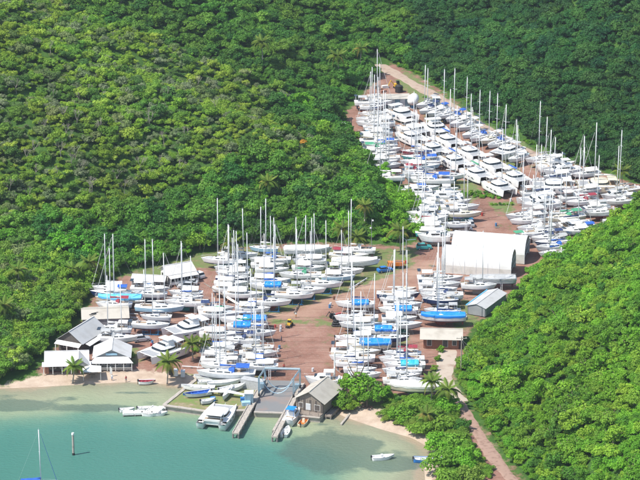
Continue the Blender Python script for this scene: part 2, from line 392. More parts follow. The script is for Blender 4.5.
me.from_pydata(np.stack([wx.ravel(), wy.ravel(), np.zeros(wx.size)], -1).tolist(), [], np.stack([idx[:-1, :-1], idx[:-1, 1:], idx[1:, 1:], idx[1:, :-1]], -1).reshape(-1, 4).tolist())
for k, a in (('shore', sh), ('weed', weed)):
    at = me.attributes.new(k, 'FLOAT', 'POINT'); at.data.foreach_set('value', a.ravel().astype(np.float32))
wm, nt, N, Lk, b = new_mat('sea_water'); geo = N.new('ShaderNodeNewGeometry'); me.materials.append(wm)
struct(link('sea', me))
wob = math_('MULTIPLY', math_('SUBTRACT', nz(.06, 5, .6), .5), 14.0)
dep = math_('ADD', attr('shore'), wob)
dep = math_('DIVIDE', dep, 35.0, True)
wc = ramp(dep, [(0.0, (.34, .27, .185)), (.06, (.25, .255, .17)), (.20, (.29, .32, .205)), (.40, (.26, .32, .20)), (.60, (.12, .24, .17)), (.80, (.070, .205, .160)), (1., (.060, .19, .150))])
wv = math_('ADD', attr('weed'), math_('MULTIPLY', math_('SUBTRACT', nz(.12, 6, .7), .5), 1.1))
wf = math_('MULTIPLY', math_('DIVIDE', math_('SUBTRACT', wv, .38), .22, True), .72)
wc = mix(wf, wc, (.075, .125, .10))
rip = N.new('ShaderNodeTexNoise'); rip.inputs['Scale'].default_value = 1.3; rip.inputs['Detail'].default_value = 6; rip.inputs['Roughness'].default_value = .65
mp = N.new('ShaderNodeMapping'); mp.inputs['Scale'].default_value = (.55, 1.3, 1); Lk.new(geo.outputs['Position'], mp.inputs[0]); Lk.new(mp.outputs[0], rip.inputs['Vector'])
Lk.new(wc, b.inputs['Base Color']); b.inputs['Roughness'].default_value = .16; b.inputs['Specular IOR Level'].default_value = .35; b.inputs['IOR'].default_value = 1.33
bp = N.new('ShaderNodeBump'); bp.inputs['Strength'].default_value = 1.0; bp.inputs['Distance'].default_value = .3
Lk.new(rip.outputs['Fac'], bp.inputs['Height']); Lk.new(bp.outputs[0], b.inputs['Normal'])

# ------------------------------------------------------------ vegetation
def leaf_mat(name, cols, trans=.40, vscale=.35):
    global N, Lk, geo
    m, nt, N, Lk, b = new_mat(name); nt.nodes.remove(b); out = N['Material Output']
    geo = N.new('ShaderNodeNewGeometry'); oi = N.new('ShaderNodeObjectInfo')
    r1 = ramp(oi.outputs['Random'], [(i / (len(cols) - 1), c) for i, c in enumerate(cols)])
    n1 = nz(vscale, 3); n2 = nz(.03, 3)
    hv = N.new('ShaderNodeHueSaturation'); Lk.new(r1, hv.inputs['Color'])
    Lk.new(math_('ADD', math_('MULTIPLY', n1, 1.2), math_('ADD', math_('MULTIPLY', n2, 1.0), -.05)), hv.inputs['Value'])
    Lk.new(math_('ADD', math_('MULTIPLY', n2, .07), .465), hv.inputs['Hue'])
    d = N.new('ShaderNodeBsdfPrincipled'); d.inputs['Roughness'].default_value = .6; d.inputs['Specular IOR Level'].default_value = .25
    Lk.new(hv.outputs[0], d.inputs['Base Color'])
    t = N.new('ShaderNodeBsdfTranslucent'); Lk.new(hv.outputs[0], t.inputs['Color'])
    ms = N.new('ShaderNodeMixShader'); ms.inputs[0].default_value = trans
    Lk.new(d.outputs[0], ms.inputs[1]); Lk.new(t.outputs[0], ms.inputs[2]); Lk.new(ms.outputs[0], out.inputs['Surface'])
    return m
LM = {'scrub': leaf_mat('scrub_leaves', [(.17, .32, .03), (.29, .44, .04), (.14, .29, .035), (.36, .49, .06), (.17, .34, .035), (.09, .20, .04), (.28, .34, .13)]),
      'wood': leaf_mat('dense_forest_leaves', [(.065, .20, .028), (.12, .28, .03), (.045, .16, .03), (.17, .33, .04), (.08, .225, .026)]),
      'far': leaf_mat('far_leaves_cloud_shade', [(.028, .12, .028), (.055, .165, .03), (.022, .10, .034), (.085, .20, .036), (.035, .135, .026)]),  # darker, bluer leaves: the cloud shadow is put into their colour
      'bright': leaf_mat('bright_hill_leaves', [(.14, .34, .024), (.20, .43, .03), (.11, .28, .022), (.28, .46, .04), (.07, .22, .028), (.16, .37, .024)]),
      'mangrove': leaf_mat('shore_leaves', [(.17, .34, .032), (.20, .35, .036), (.12, .26, .03), (.24, .33, .05)]),
      'grey': leaf_mat('grey_green_leaves', [(.22, .30, .13), (.26, .31, .17), (.19, .27, .11)]),
      'palm': leaf_mat('palm_frond_green', [(.13, .22, .03), (.18, .25, .035), (.12, .20, .03)]),
      'palm_dry': leaf_mat('palm_frond_yellowed', [(.26, .25, .05), (.22, .23, .05), (.32, .25, .06)]),
      'bloom': leaf_mat('orange_blossom', [(.62, .36, .05), (.55, .28, .04)])}
nrs = np.random.RandomState(3)
def crown_mesh(name, rx, rz, nl, nleaf, leaf, mat, flat=.8, seed=0, hollow=.5):
    r = np.random.RandomState(seed); mb_v = []; lobes = []
    for k in range(nl):
        a = r.rand() * 6.283; q = math.sqrt(r.rand()) * rx * .80; zz = rz * (.25 + .75 * r.rand()) * (1 - .5 * (q / rx) ** 1.5) * (.8 + .4 * r.rand())
        lobes.append((q * math.cos(a), q * math.sin(a), zz, rx * (.15 + .20 * r.rand() ** 1.3)))
    lobes.append((0, 0, rz * .45, rx * .50))
    L_ = np.array(lobes); pick = r.choice(len(lobes), nleaf, p=L_[:, 3] ** 2 / (L_[:, 3] ** 2).sum()); C_ = L_[pick]
    n = r.normal(size=(nleaf, 3)); n[:, 2] = np.abs(n[:, 2]) * 1.1 - .35; n /= np.linalg.norm(n, axis=1)[:, None]
    rad = C_[:, 3] * (1 - .35 * r.rand(nleaf) ** 2) * (1 + .12 * r.normal(size=nleaf))
    ctr = C_[:, :3] + n * rad[:, None] * np.array([1, 1, flat])
    keep = ctr[:, 2] > rz * .02; ctr = ctr[keep]; n = n[keep]; m = len(ctr)
    nn = n + np.array([0, 0, .35]) + r.normal(size=(m, 3)) * .45; nn /= np.linalg.norm(nn, axis=1)[:, None]
    t = np.cross(nn, r.normal(size=(m, 3))); t /= np.linalg.norm(t, axis=1)[:, None]; b_ = np.cross(nn, t)
    s = leaf * (.6 + .8 * r.rand(m))[:, None]; e = .65
    V = np.stack([ctr - t * s, ctr - b_ * s * e + nn * s * .15, ctr + t * s, ctr + b_ * s * e + nn * s * .15], 1).reshape(-1, 3)
    me = bpy.data.meshes.new(name); me.from_pydata(V.tolist(), [], np.arange(4 * m).reshape(-1, 4).tolist()); me.materials.append(mat); me.update()
    return me
def trunk_mesh(name, h, r, mat, seed, spread=2.0, n=5):
    rr = random.Random(seed); mb = MB(); top = Vector((rr.uniform(-.3, .3), rr.uniform(-.3, .3), h * .55))
    mb.path([Vector((0, 0, -.4)), Vector((top.x * .5, top.y * .5, h * .3)), top], [r, r * .75, r * .6], 7)
    for k in range(n):
        a = 6.283 * k / n + rr.uniform(-.4, .4); e = top + Vector((math.cos(a) * spread, math.sin(a) * spread, h * rr.uniform(.25, .45)))
        mid = top.lerp(e, .5) + Vector((0, 0, -.15 * spread)); mb.path([top, mid, e], [r * .5, r * .32, r * .12], 5)
    return mb.mesh(name, mat, True)
# unit crowns about 1 m of radius are scaled per tree: leaves are sized for a 3 m radius
KINDS = {}
for kind, cfg in {'scrub': (7, 3.0, 2.9, 1300, .24), 'wood': (6, 3.6, 3.3, 1900, .27), 'bright': (7, 3.2, 2.9, 1600, .25), 'mangrove': (3, 3.2, 2.6, 1800, .22), 'grey': (3, 2.8, 3.2, 700, .24)}.items():
    n, rx, rz, nl, lf = cfg
    KINDS[kind] = [crown_mesh('%s_crown' % kind, rx * (.9 + .25 * (i % 3) / 2), rz * (.65 + .75 * ((i * 5) % 4) / 3), [13, 19, 9, 24][i % 4], nl, lf, LM[kind], seed=len(kind) * 31 + i) for i in range(n)]
TR = [trunk_mesh('trunk', 3.6 + .4 * i, .20 + .03 * i, P['bark'], i, 1.6 + .2 * i) for i in range(4)]
# bare, leafless branches seen among the scrub
def bare_mesh(seed):
    rr = random.Random(seed); mb = MB()
    def br(p, d, l, r, dep):
        q = p + d * l; mb.tube(p, q, r, r * .6, 4)
        if dep:
            for _ in range(3):
                dd = (d + Vector((rr.uniform(-.8, .8), rr.uniform(-.8, .8), rr.uniform(-.1, .6)))).normalized(); br(q, dd, l * .68, r * .55, dep - 1)
    br(Vector((0, 0, 0)), Vector((rr.uniform(-.1, .1), rr.uniform(-.1, .1), 1)), 1.7, .12, 4)
    return mb.mesh('bare_branches', P['bark_pale'])
BARE = [bare_mesh(k) for k in range(3)]

# scattered positions of every tree
CLEAR = [(*on_floor(a, b_), r_) for a, b_, r_ in ((60, 362, 6.5), (74, 361, 5), (82, 344, 6.5), (90, 336, 6), (88, 322, 4), (106, 322, 8), (118, 300, 6), (178, 276, 5.5), (148, 285, 5), (487, 305, 6.5), (496, 297, 4), (510, 268, 3))]
cand = []   # x, y, z, scale, kind, region

ROADS_W = [[on_floor(*p) for p in [(380, 66), (396, 74), (420, 88), (440, 98), (470, 119), (500, 137), (535, 156), (580, 172), (632, 189), (660, 196)]],
           [on_floor(*p) for p in [(448, 350), (443, 374), (458, 402), (474, 426), (498, 464), (530, 500)]]]
def near_pt(P_, x, y):
    return float(dist(np.array([x]), np.array([y]), P_, False)[0])
gd = d_floor
def hillside_dist(x, y): return bil(gd, x, y)
y = 455.0
rt = random.Random(77)
ravx = lambda x: 786 if x > -30 else 786 - (x + 30) * .5
while y < 905:
    far = y > 748
    step = 2.1 if y < 748 else 2.7
    x = -150.0
    half = (y / .9) * 320 / FPX + 16
    while x < 150:
        xx = x + rt.uniform(-.48, .48) * step; yy = y + rt.uniform(-.48, .48) * step; x += step
        if abs(xx) > half: continue
        dF = hillside_dist(xx, yy)
        if dF < 1.6: continue
        z = ground(xx, yy); px, py = project(xx, yy, z)
        if py < -70 or py > 560: continue
        if near_pt(ROADS_W[0], xx, yy) < 4.5 or near_pt(ROADS_W[1], xx, yy) < (4.0 if yy > 570 else 3.6): continue
        beyond = yy > ravx(xx) - 6 or (xx > 30 and yy > 700)
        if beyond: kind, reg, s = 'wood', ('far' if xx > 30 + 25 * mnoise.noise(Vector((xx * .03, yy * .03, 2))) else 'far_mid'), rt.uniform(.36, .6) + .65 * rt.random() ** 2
        elif xx > 15 and yy < 740:
            kind, reg, s = 'bright', 'right', rt.uniform(.32, .55) + .55 * rt.random() ** 2.5
            if bil(GZ, xx, yy) > 3 and mnoise.noise(Vector((xx * .06, yy * .06, 3))) > .18: s *= 1.3
        else:
            nn = mnoise.noise(Vector((xx * .035, yy * .035, 9)))
            low = dF < 24 + 22 * nn or xx > 12 + 30 * nn
            if low: kind, reg, s = ('wood' if rt.random() < .72 else 'bright'), 'left_low', rt.uniform(.42, .7) + .75 * rt.random() ** 2
            else: kind, reg, s = ('scrub' if rt.random() < .88 else 'grey'), 'left', rt.uniform(.28, .5) + .6 * rt.random() ** 3
            if xx < -38 and yy < 640 and dF < 40: kind = 'scrub' if rt.random() < .6 else 'mangrove'; reg = 'shore_left'; s = rt.uniform(.7, 1.1)
        if any(math.hypot(xx - q[0], yy - q[1]) < q[2] + s for q in CLEAR): continue
        cand.append((xx, yy, z, s, kind, reg))
    y += step
print('trees', len(cand))
def app(c):
    px, py = project(c[0], c[1], c[2]); vis = -10 < px < 650 and -5 < py < 490
    return (c[3] / math.hypot(c[1], CAM_H)) if vis else 0
cand.sort(key=app, reverse=True)
NIND = 250
REG = {'far_mid': ('', ''), 'far': ('dark leafy tree in the forest on the far hillside', 'forest trees on the far hillside'),
       'right': ('tall bright green tree on the steep right hillside', 'trees on the right hillside'),
       'left': ('broad olive green tree in the scrub of the left hillside', 'trees on the left hillside'),
       'left_low': ('deep green leafy tree in the wood at the foot of the left hillside', 'trees at the foot of the left hillside'),
       'shore_left': ('yellowish green bushy tree in the thicket left of the grey roofs', 'trees left of the roofs')}
def tree(x, y, z, s, kind, label, group, cat='tree', name='leafy_tree', vi=None, rz=None, lift=1.0, trunk=True):
    i = rt.randrange(len(KINDS[kind])) if vi is None else vi
    o = thing(name, label, cat, (x, y, z - .1), rt.uniform(0, 6.28) if rz is None else rz, group)
    h = 1.1 * s * lift
    if trunk:
        t = link('trunk', TR[i % 4], o); t.scale = (s, s, s * lift)
    c_ = link('crown', KINDS[kind][i], o, (0, 0, h))
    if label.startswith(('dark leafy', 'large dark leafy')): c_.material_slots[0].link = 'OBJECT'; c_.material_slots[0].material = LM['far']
    pass; q = s * rt.uniform(.92, 1.08); c_.scale = (q, q, s * rt.uniform(.9, 1.1))
    return o
LMK = [(20, 330, 'near the left edge'), (60, 315, 'left of the beige workshop'), (60, 345, 'beside the low beach building'), (95, 280, 'above the sky blue tarp'), (125, 262, 'left of the small white shed'), (150, 255, 'behind the small white shed'), (180, 240, 'uphill of the white bungalow'),
       (215, 235, 'behind the leftmost sloop'), (245, 225, 'behind the yellow palm'), (290, 225, 'behind the shrouded hull'), (330, 210, 'above the pair of palms'), (375, 215, 'left of the golden palm'), (410, 215, 'above the golden palm'), (350, 165, 'left of the upper boats'), (380, 185, 'below the upper boats'),
       (345, 110, 'left of the long store'), (300, 150, 'by the orange flowering tree'), (250, 180, 'high above the middle row'), (180, 190, 'on the slope above the bungalow'), (100, 200, 'high on the left slope'), (30, 230, 'at the far left edge'), (500, 340, 'behind the utility pole'), (480, 380, 'along the concrete road'), (500, 425, 'along the dirt road'),
       (560, 440, 'in the lower right corner'), (620, 460, 'in the very corner at lower right'), (520, 300, 'right of the narrow shed'), (550, 280, 'right of the shelters'), (600, 250, 'below the last catamarans'), (620, 320, 'at the right edge'), (560, 360, 'in the middle of the slope'), (600, 100, 'behind the last catamarans'), (480, 80, 'above the upper road'), (400, 40, 'beyond the head of the upper road'), (550, 130, 'right above the upper road'), (280, 60, 'beside the dry palm')]
SHORT = {'far_mid': 'mid green forest tree', 'far': 'dark leafy forest tree', 'right': 'bright green hillside tree', 'left': 'broad olive green tree', 'left_low': 'deep green leafy tree', 'shore_left': 'yellowish green bushy tree'}
def hill_label(c_):
    px, py = project(c_[0], c_[1], c_[2]); q = min(LMK, key=lambda k: (k[0] - px) ** 2 + ((k[1] - py) * 1.3) ** 2)
    return '%s%s %s' % ('large ' if c_[3] > 1.3 else '', SHORT[c_[5]], q[2]), 'hillside trees ' + q[2]
for c_ in cand[:NIND]:
    lb, gr = hill_label(c_); tree(*c_[:5], lb, gr)
def stuff_forest(name, label, pts, meshes, mat, lift=.7):
    me = bpy.data.meshes.new(name); me.from_pydata([(p[0], p[1], p[2] + lift * p[3]) for p in pts], [], [])
    a = me.attributes.new('scl', 'FLOAT', 'POINT'); a.data.foreach_set('value', [p[3] for p in pts])
    a = me.attributes.new('rot', 'FLOAT', 'POINT'); a.data.foreach_set('value', [rt.uniform(0, 6.28) for p in pts])
    a = me.attributes.new('pick', 'INT', 'POINT'); a.data.foreach_set('value', [rt.randrange(len(meshes)) for p in pts])
    o = link(name, me); tag(o, label, 'forest', kind='stuff')
    ng = bpy.data.node_groups.new(name, 'GeometryNodeTree'); ng.interface.new_socket('Geometry', in_out='INPUT', socket_type='NodeSocketGeometry'); ng.interface.new_socket('Geometry', in_out='OUTPUT', socket_type='NodeSocketGeometry')
    n = ng.nodes; l = ng.links; gi = n.new('NodeGroupInput'); go = n.new('NodeGroupOutput')
    iop = n.new('GeometryNodeInstanceOnPoints'); jn = n.new('GeometryNodeJoinGeometry')
    for m in meshes:
        src = next(ob for ob in bpy.data.objects if ob.data == m)
        oi = n.new('GeometryNodeObjectInfo'); oi.inputs['Object'].default_value = src; oi.inputs['As Instance'].default_value = True; oi.transform_space = 'ORIGINAL'
        l.new(oi.outputs['Geometry'], jn.inputs[0])
    def at(nm, ty):
        q = n.new('GeometryNodeInputNamedAttribute'); q.data_type = ty; q.inputs['Name'].default_value = nm; return q.outputs[0]
    l.new(gi.outputs[0], iop.inputs['Points']); l.new(jn.outputs[0], iop.inputs['Instance']); iop.inputs['Pick Instance'].default_value = True
    l.new(at('pick', 'INT'), iop.inputs['Instance Index']); l.new(at('scl', 'FLOAT'), iop.inputs['Scale'])
    cx = n.new('ShaderNodeCombineXYZ'); l.new(at('rot', 'FLOAT'), cx.inputs[2]); l.new(cx.outputs[0], iop.inputs['Rotation'])
    sm = n.new('GeometryNodeSetMaterial'); sm.inputs['Material'].default_value = mat; l.new(iop.outputs[0], sm.inputs[0]); l.new(sm.outputs[0], go.inputs[0])
    md = o.modifiers.new('scatter', 'NODES'); md.node_group = ng
    return o
rest = cand[NIND:]
groups = {}
for c_ in rest: groups.setdefault((c_[4], c_[5]), []).append(c_)
present = {ob.data for ob in bpy.data.objects if ob.type == 'MESH'}
TXT = {'far_mid': 'mid green forest above the head of the boatyard', 'far': 'dense dark green forest covering the far hillside', 'right': 'bright green woodland covering the right hillside', 'left': 'sunlit olive scrub and small trees covering the left hillside',
       'left_low': 'dark green wood along the foot of the left hillside', 'shore_left': 'yellow green thicket behind the left beach'}
used_here = {}
for kind, ms in KINDS.items():                       # every crown shape stands somewhere as an individual tree first
    for i, m in enumerate(ms):
        if m not in present:
            key = next((k for k in groups if k[0] == kind and groups[k]), None)
            if key is None: continue
            c_ = groups[key].pop(0); lb, gr = hill_label(c_); tree(*c_[:5], lb, gr, vi=i)
for (kind, reg), pts in groups.items():
    if len(pts) < 5: continue
    if kind == 'grey': lab = 'greyish green scattered trees in the scrub of the left hillside'
    elif kind == 'mangrove': lab = 'pale green bushes mixed in the thicket behind the left beach'
    else: lab = TXT[reg]
    if (kind, reg) == ('scrub', 'left_low'): lab = 'lighter green bushes between the dark trees low on the left hillside'
    stuff_forest('hillside_forest' if reg != 'shore_left' else 'shore_thicket', lab, pts, KINDS[kind], LM['far'] if reg == 'far' else LM[kind])  # far side swaps in the leaf colour that carries cloud shade
# leafless trees on the left hillside
nb = 0
for k in range(400):
    px, py = rt.gauss(80, 70), rt.gauss(140, 60)
    if not (5 < px < 300 and 5 < py < 235) or nb >= 42: continue
    x, y = on_ground(px, py)
    if hillside_dist(x, y) < 25: continue
    o = link('bare_tree', BARE[nb % 3], None, (x, y, ground(x, y)), rt.uniform(0, 6)); s = rt.uniform(.8, 1.25); o.scale = (s, s, s)
    tag(o, 'pale leafless tree poking out of the scrub on the left hillside', 'bare tree', 'leafless trees on the left hillside'); nb += 1

# individually placed trees: label from what stands beside them
def pxtree(px, py, s, kind, label, cat='tree', name='leafy_tree', fn=on_ground, **k):
    x, y = fn(px, py); return tree(x, y, ground(x, y), s, kind, label, None, cat, name, **k)
pxtree(342, 408, 1.2, 'bright', 'broad leafy tree on the small beach right of the boathouse', name='almond_tree', vi=0)
pxtree(358, 403, 1.4, 'bright', 'tallest leafy tree on the small beach, in front of the masts', name='almond_tree', vi=1, lift=2.1)
pxtree(375, 403, 1.2, 'bright', 'leafy tree right of the tallest beach tree, shading the sand', name='almond_tree', vi=2)
pxtree(350, 412, .8, 'bright', 'lower leafy branches hanging over the sand left of the tallest beach tree', name='almond_tree', vi=4)
pxtree(367, 408, .85, 'bright', 'medium leafy tree directly in front of the tallest beach tree', name='almond_tree', vi=5, lift=2.2)
pxtree(388, 401, .75, 'bright', 'small leafy tree at the right end of the beach trees', name='almond_tree', vi=6)
pxtree(333, 402, .7, 'bright', 'small dark tree squeezed against the boathouse right wall', name='almond_tree', vi=3)
for i, (a, b_, s, t) in enumerate([(q_[0], q_[1], q_[2] * 1.3, q_[3]) for q_ in [(402, 420, .8, 'leftmost'), (416, 414, .85, 'second'), (430, 420, 1.0, 'third'), (446, 412, .9, 'fourth'), (418, 434, .85, 'fifth'), (440, 432, 1.05, 'sixth'), (436, 450, .95, 'seventh'),
                                   (452, 446, 1.0, 'eighth'), (444, 470, 1.1, 'ninth'), (462, 468, 1.0, 'tenth'), (470, 486, 1.0, 'eleventh'), (448, 492, 1.1, 'lowest'), (462, 430, .6, 'smallest'), (478, 474, .6, 'roadside')]]):
    txt = {'leftmost': 'leftmost bush at the edge of the right beach', 'second': 'rounded bush behind the leftmost beach bush, below the covered hulls', 'third': 'big green bush in the middle of the shore thicket', 'fourth': 'dark bush between the two palms and the shore thicket',
           'fifth': 'low bush overhanging the end of the pale beach', 'sixth': 'wide yellow green bush above the blue rowing boat', 'seventh': 'dark mangrove bush leaning over the water by the blue rowing boat', 'eighth': 'bush beside the bend of the dirt road',
           'ninth': 'large mangrove bush at the water edge below the blue rowing boat', 'tenth': 'tall bush between dirt road and mangroves near the bottom edge', 'eleventh': 'dark bush beside the last stretch of dirt road', 'lowest': 'bush cut by the bottom edge of the view',
           'smallest': 'smallest bush on the left verge of the dirt road', 'roadside': 'small roadside bush close to where the dirt road leaves the view'}[t]
    pxtree(a, b_, s, 'mangrove' if i % 3 else 'bright', txt, 'bush', 'mangrove_bush', trunk=False, lift=.4)
for a, b_, s, t in [(388, 414, .45, 'low shrub at the back of the right beach'), (398, 404, .5, 'shrub behind the sand below the covered hulls'), (410, 402, .5, 'shrub in front of the covered white hulls'), (424, 402, .55, 'shrub left of the two palms'),
                    (441, 352, .38, 'topmost clipped shrub along the concrete road'), (437, 361, .42, 'second clipped shrub along the concrete road'), (435, 371, .42, 'third clipped shrub along the concrete road, beside the masts'), (432, 379, .36, 'lowest clipped shrub along the concrete road'),
                    (132, 357, .36, 'bright green hedge plant beside the gabled beach house'), (203, 347, .36, 'bush behind the foreground palm'), (196, 352, .42, 'bush left of the grey sailing hull, among palms'), (116, 364, .3, 'small shrub at the terrace of the gabled beach house'),
                    (500, 262, .62, 'dark shrub at the open end of the white shelters'), (532, 272, .6, 'round shrub right of the white shelters'), (541, 280, .7, 'wider shrub further right of the white shelters')]:
    pxtree(a, b_, s, 'bright', t, 'shrub', 'shrub', fn=on_floor, trunk=False, lift=.2)
x, y = on_ground(303, 152)
o = thing('flame_tree', 'orange flowering tree among the forest left of the upper yard', 'tree', (x, y, ground(x, y) + 2.5)); o.rotation_euler[2] = .4
link('trunk', TR[0], o, (0, 0, -2.5)).scale = (.6, .6, .8)
link('crown', crown_mesh('blossom_crown', 1.5, 1.3, 5, 420, .22, LM['bloom'], seed=5), o)
# ground shrubs line between upper boats (green band)
band = []
for k in range(60):
    a = 425 + (500 - 425) * k / 59; b_ = 193 + 2.5 * math.sin(k) * .5 + (a - 425) * .05; x, y = on_floor(a, b_); band.append((x, y + rt.uniform(-1.5, 1.5), ground(x, y), rt.uniform(.2, .32), 'bright', 'x'))
for a, b_ in [(x_, y_) for x_ in range(492, 514, 4) for y_ in (205,)]:
    x, y = on_floor(a, b_); band.append((x, y, ground(x, y), .2, 'bright', 'x'))
for p0, p1, n_ in (((408, 80), (540, 150), 60), ((412, 90), (470, 124), 25), ((395, 62), (560, 152), 80), ((350, 150), (425, 228), 10)):
    for k in range(n_):
        f = k / n_; x, y = on_floor(p0[0] + (p1[0] - p0[0]) * f, p0[1] + (p1[1] - p0[1]) * f + rt.uniform(-2, 2))
        if near_pt(ROADS_W[0], x, y) > 4.2: band.append((x, y, ground(x, y), rt.uniform(.18, .34), 'bright', 'x'))
stuff_forest('low_brush', 'low green brush beside the upper road and between the upper boat rows', band, KINDS['bright'], LM['bright'], .1)
band = []
for k in range(260):
    f = rt.random() * 4; seg = [(469, 352), (458, 374), (468, 400), (488, 430), (516, 466)]; i = min(3, int(f)); f -= i
    a = seg[i][0] + (seg[i + 1][0] - seg[i][0]) * f + rt.uniform(-3, 5); b_ = seg[i][1] + (seg[i + 1][1] - seg[i][1]) * f
    x, y = on_floor(a, b_)
    if near_pt(ROADS_W[1], x, y) > 3.0: band.append((x, y, ground(x, y), rt.uniform(.12, .3), 'bright', 'x'))
for k in range(160):
    f = rt.random() * 3; seg = [(448, 400), (456, 424), (470, 444), (492, 476)]; i = min(2, int(f)); f -= i
    a = seg[i][0] + (seg[i + 1][0] - seg[i][0]) * f + rt.uniform(-14, 0); b_ = seg[i][1] + (seg[i + 1][1] - seg[i][1]) * f
    x, y = on_floor(a, b_)
    if near_pt(ROADS_W[1], x, y) > 3.0: band.append((x, y, ground(x, y), rt.uniform(.25, .55), 'mangrove', 'x'))
for k in range(900):
    a, b_ = rt.uniform(385, 480), rt.uniform(398, 495); x, y = on_floor(a, b_)
    if near_pt(ROADS_W[1], x, y) > 3.0 and float(sdist(np.array([x]), np.array([y]), LAND)[0]) > 3.5 and x < on_floor(0, b_)[0] + 999 and b_ > 398 and a < 448 + (b_ - 398) * .42:
        band.append((x, y, ground(x, y), rt.uniform(.25, .6), 'mangrove', 'x'))
stuff_forest('roadside_brush', 'low bright brush and tall weeds lining the dirt road', band, KINDS['mangrove'], LM['mangrove'], .1)

# palms
def frond_mesh(mat, L_, droop, seed):
    rr = random.Random(seed); mb = MB(); n = 12; pts = []
    for i in range(n + 1):
        t = i / n; pts.append(Vector((L_ * t * (1 - .18 * droop * t), 0, L_ * (.42 * t - droop * .75 * t * t))))
    for i in range(n): mb.tube(pts[i], pts[i + 1], .035 * (1 - i / n) + .01, .03 * (1 - (i + 1) / n) + .01, 4)
    for i in range(1, n):
        for sgn in (-1, 1):
            for h in (0, .5):
                p = pts[i].lerp(pts[i + 1], h); w = L_ * .26 * math.sin(math.pi * min(1, (i + h) / n * .9 + .1)) * rr.uniform(.85, 1.1)
                tip = p + Vector((w * .45, sgn * w * .85, -w * .42)); d = Vector((.19 * L_ / 3, 0, 0))
                mb.add([p - d * .6, p + d * .6, tip], [(0, 1, 2)])
    return mb.mesh('frond', mat)
FR = {'palm': [frond_mesh(LM['palm'], 3.2, .9, 1), frond_mesh(LM['palm'], 2.9, 1.3, 2), frond_mesh(LM['palm'], 2.5, .3, 3)], 'palm_dry': [frond_mesh(LM['palm_dry'], 2.9, 1.8, 4), frond_mesh(LM['palm_dry'], 3.0, 1.3, 5), frond_mesh(LM['palm_dry'], 2.6, .9, 6)]}
def palm(px, py, h, label, dry=.2, s=1.0, fn=on_floor, seed=0):
    """px, py: where the crown is seen"""
    x, y = fn(px, py, h) if fn is on_floor else fn(px, py, h); z = ground(x, y); rr = random.Random(seed + int(px))
    o = thing('palm_tree', label, 'palm tree', (x, y, z), 0)
    lx, ly = rr.uniform(-.8, .8), rr.uniform(-.5, .5)
    pts = [Vector((-lx * (1 - t) ** 2, -ly * (1 - t) ** 2, h * t - (.3 if t == 0 else 0))) for t in (0, .25, .5, .75, 1)]
    part('trunk', MB().path(pts, [.22, .17, .15, .13, .12], 7), P['bark_pale'], o, smooth=True)
    n = 22
    for k in range(n):
        ty = 'palm_dry' if rr.random() < dry * .7 and k % 3 else 'palm'; lv = k % 3
        f = link('frond', FR[ty][(2, 0, 1)[lv] if ty == 'palm' else rr.randrange(3)], o, (0, 0, h))
        f.rotation_euler = (0, -.35 if lv == 0 else rr.uniform(-.15, .2), 6.283 * k / n * 1.0 + rr.uniform(-.2, .2)); q = 1.22 * s * rr.uniform(.85, 1.12); f.scale = (q, q, q)
    return o
palm(168, 357, 6.0, 'green palm in front of the two white motor catamarans', .15, 1.15)
palm(192, 343, 5.0, 'yellowing palm behind the foreground palm, beside the masts', .5, 1.0)
palm(204, 341, 4.2, 'small palm right of the yellowing palm', .4, .8)
palm(74, 362, 4.5, 'palm in front of the leftmost white beach building', .3, 1.0)
palm(231, 243, 7.0, 'yellow palm behind the leftmost boats of the middle row', .6, 1.1)
palm(262, 42, 9.0, 'upper left palm rising from the far forest', .5, 1.2, on_ground)
palm(338, 56, 9.0, 'dry palm standing out of the forest left of the upper road', .65, 1.25, on_ground)
palm(361, 48, 9.0, 'palm right of the dry palm, near the head of the upper road', .35, 1.1, on_ground)
palm(268, 182, 6.0, 'yellowish palm on the wooded slope above the middle row', .7, 1.1, on_ground)
palm(343, 228, 7.5, 'left palm of the pair behind the middle row masts', .4, 1.2)
palm(357, 236, 6.0, 'right palm of the pair behind the middle row masts', .5, 1.1)
palm(400, 230, 7.0, 'big golden palm above the orange truck', .5, 1.3)
palm(365, 206, 8.0, 'palm with yellow fronds deep in the wood above the golden palm', .7, 1.0, on_ground)
palm(89, 262, 6.0, 'right palm at the wood edge above the sky blue tarp', .45, 1.1, on_ground)
palm(73, 269, 5.0, 'orange fronded palm left of the other one above the sky blue tarp', .9, 1.0, on_ground)
palm(18, 270, 5.5, 'palm with yellow fronds near the left edge', .5, 1.0, on_ground)
palm(4, 305, 5.5, 'green palm half hidden in the thicket at the left edge', .3, 1.1, on_ground)
palm(432, 381, 6.0, 'left palm of the pair beside the concrete road', .45, 1.0)
palm(448, 389, 5.0, 'right palm of the pair beside the concrete road', .2, 1.1)
palm(427, 412, 4.0, 'small yellow palm in the shore thicket', .6, .9)
palm(622, 171, 6.0, 'pale palm at the right edge behind the last catamaran', .3, 1.0, on_ground)

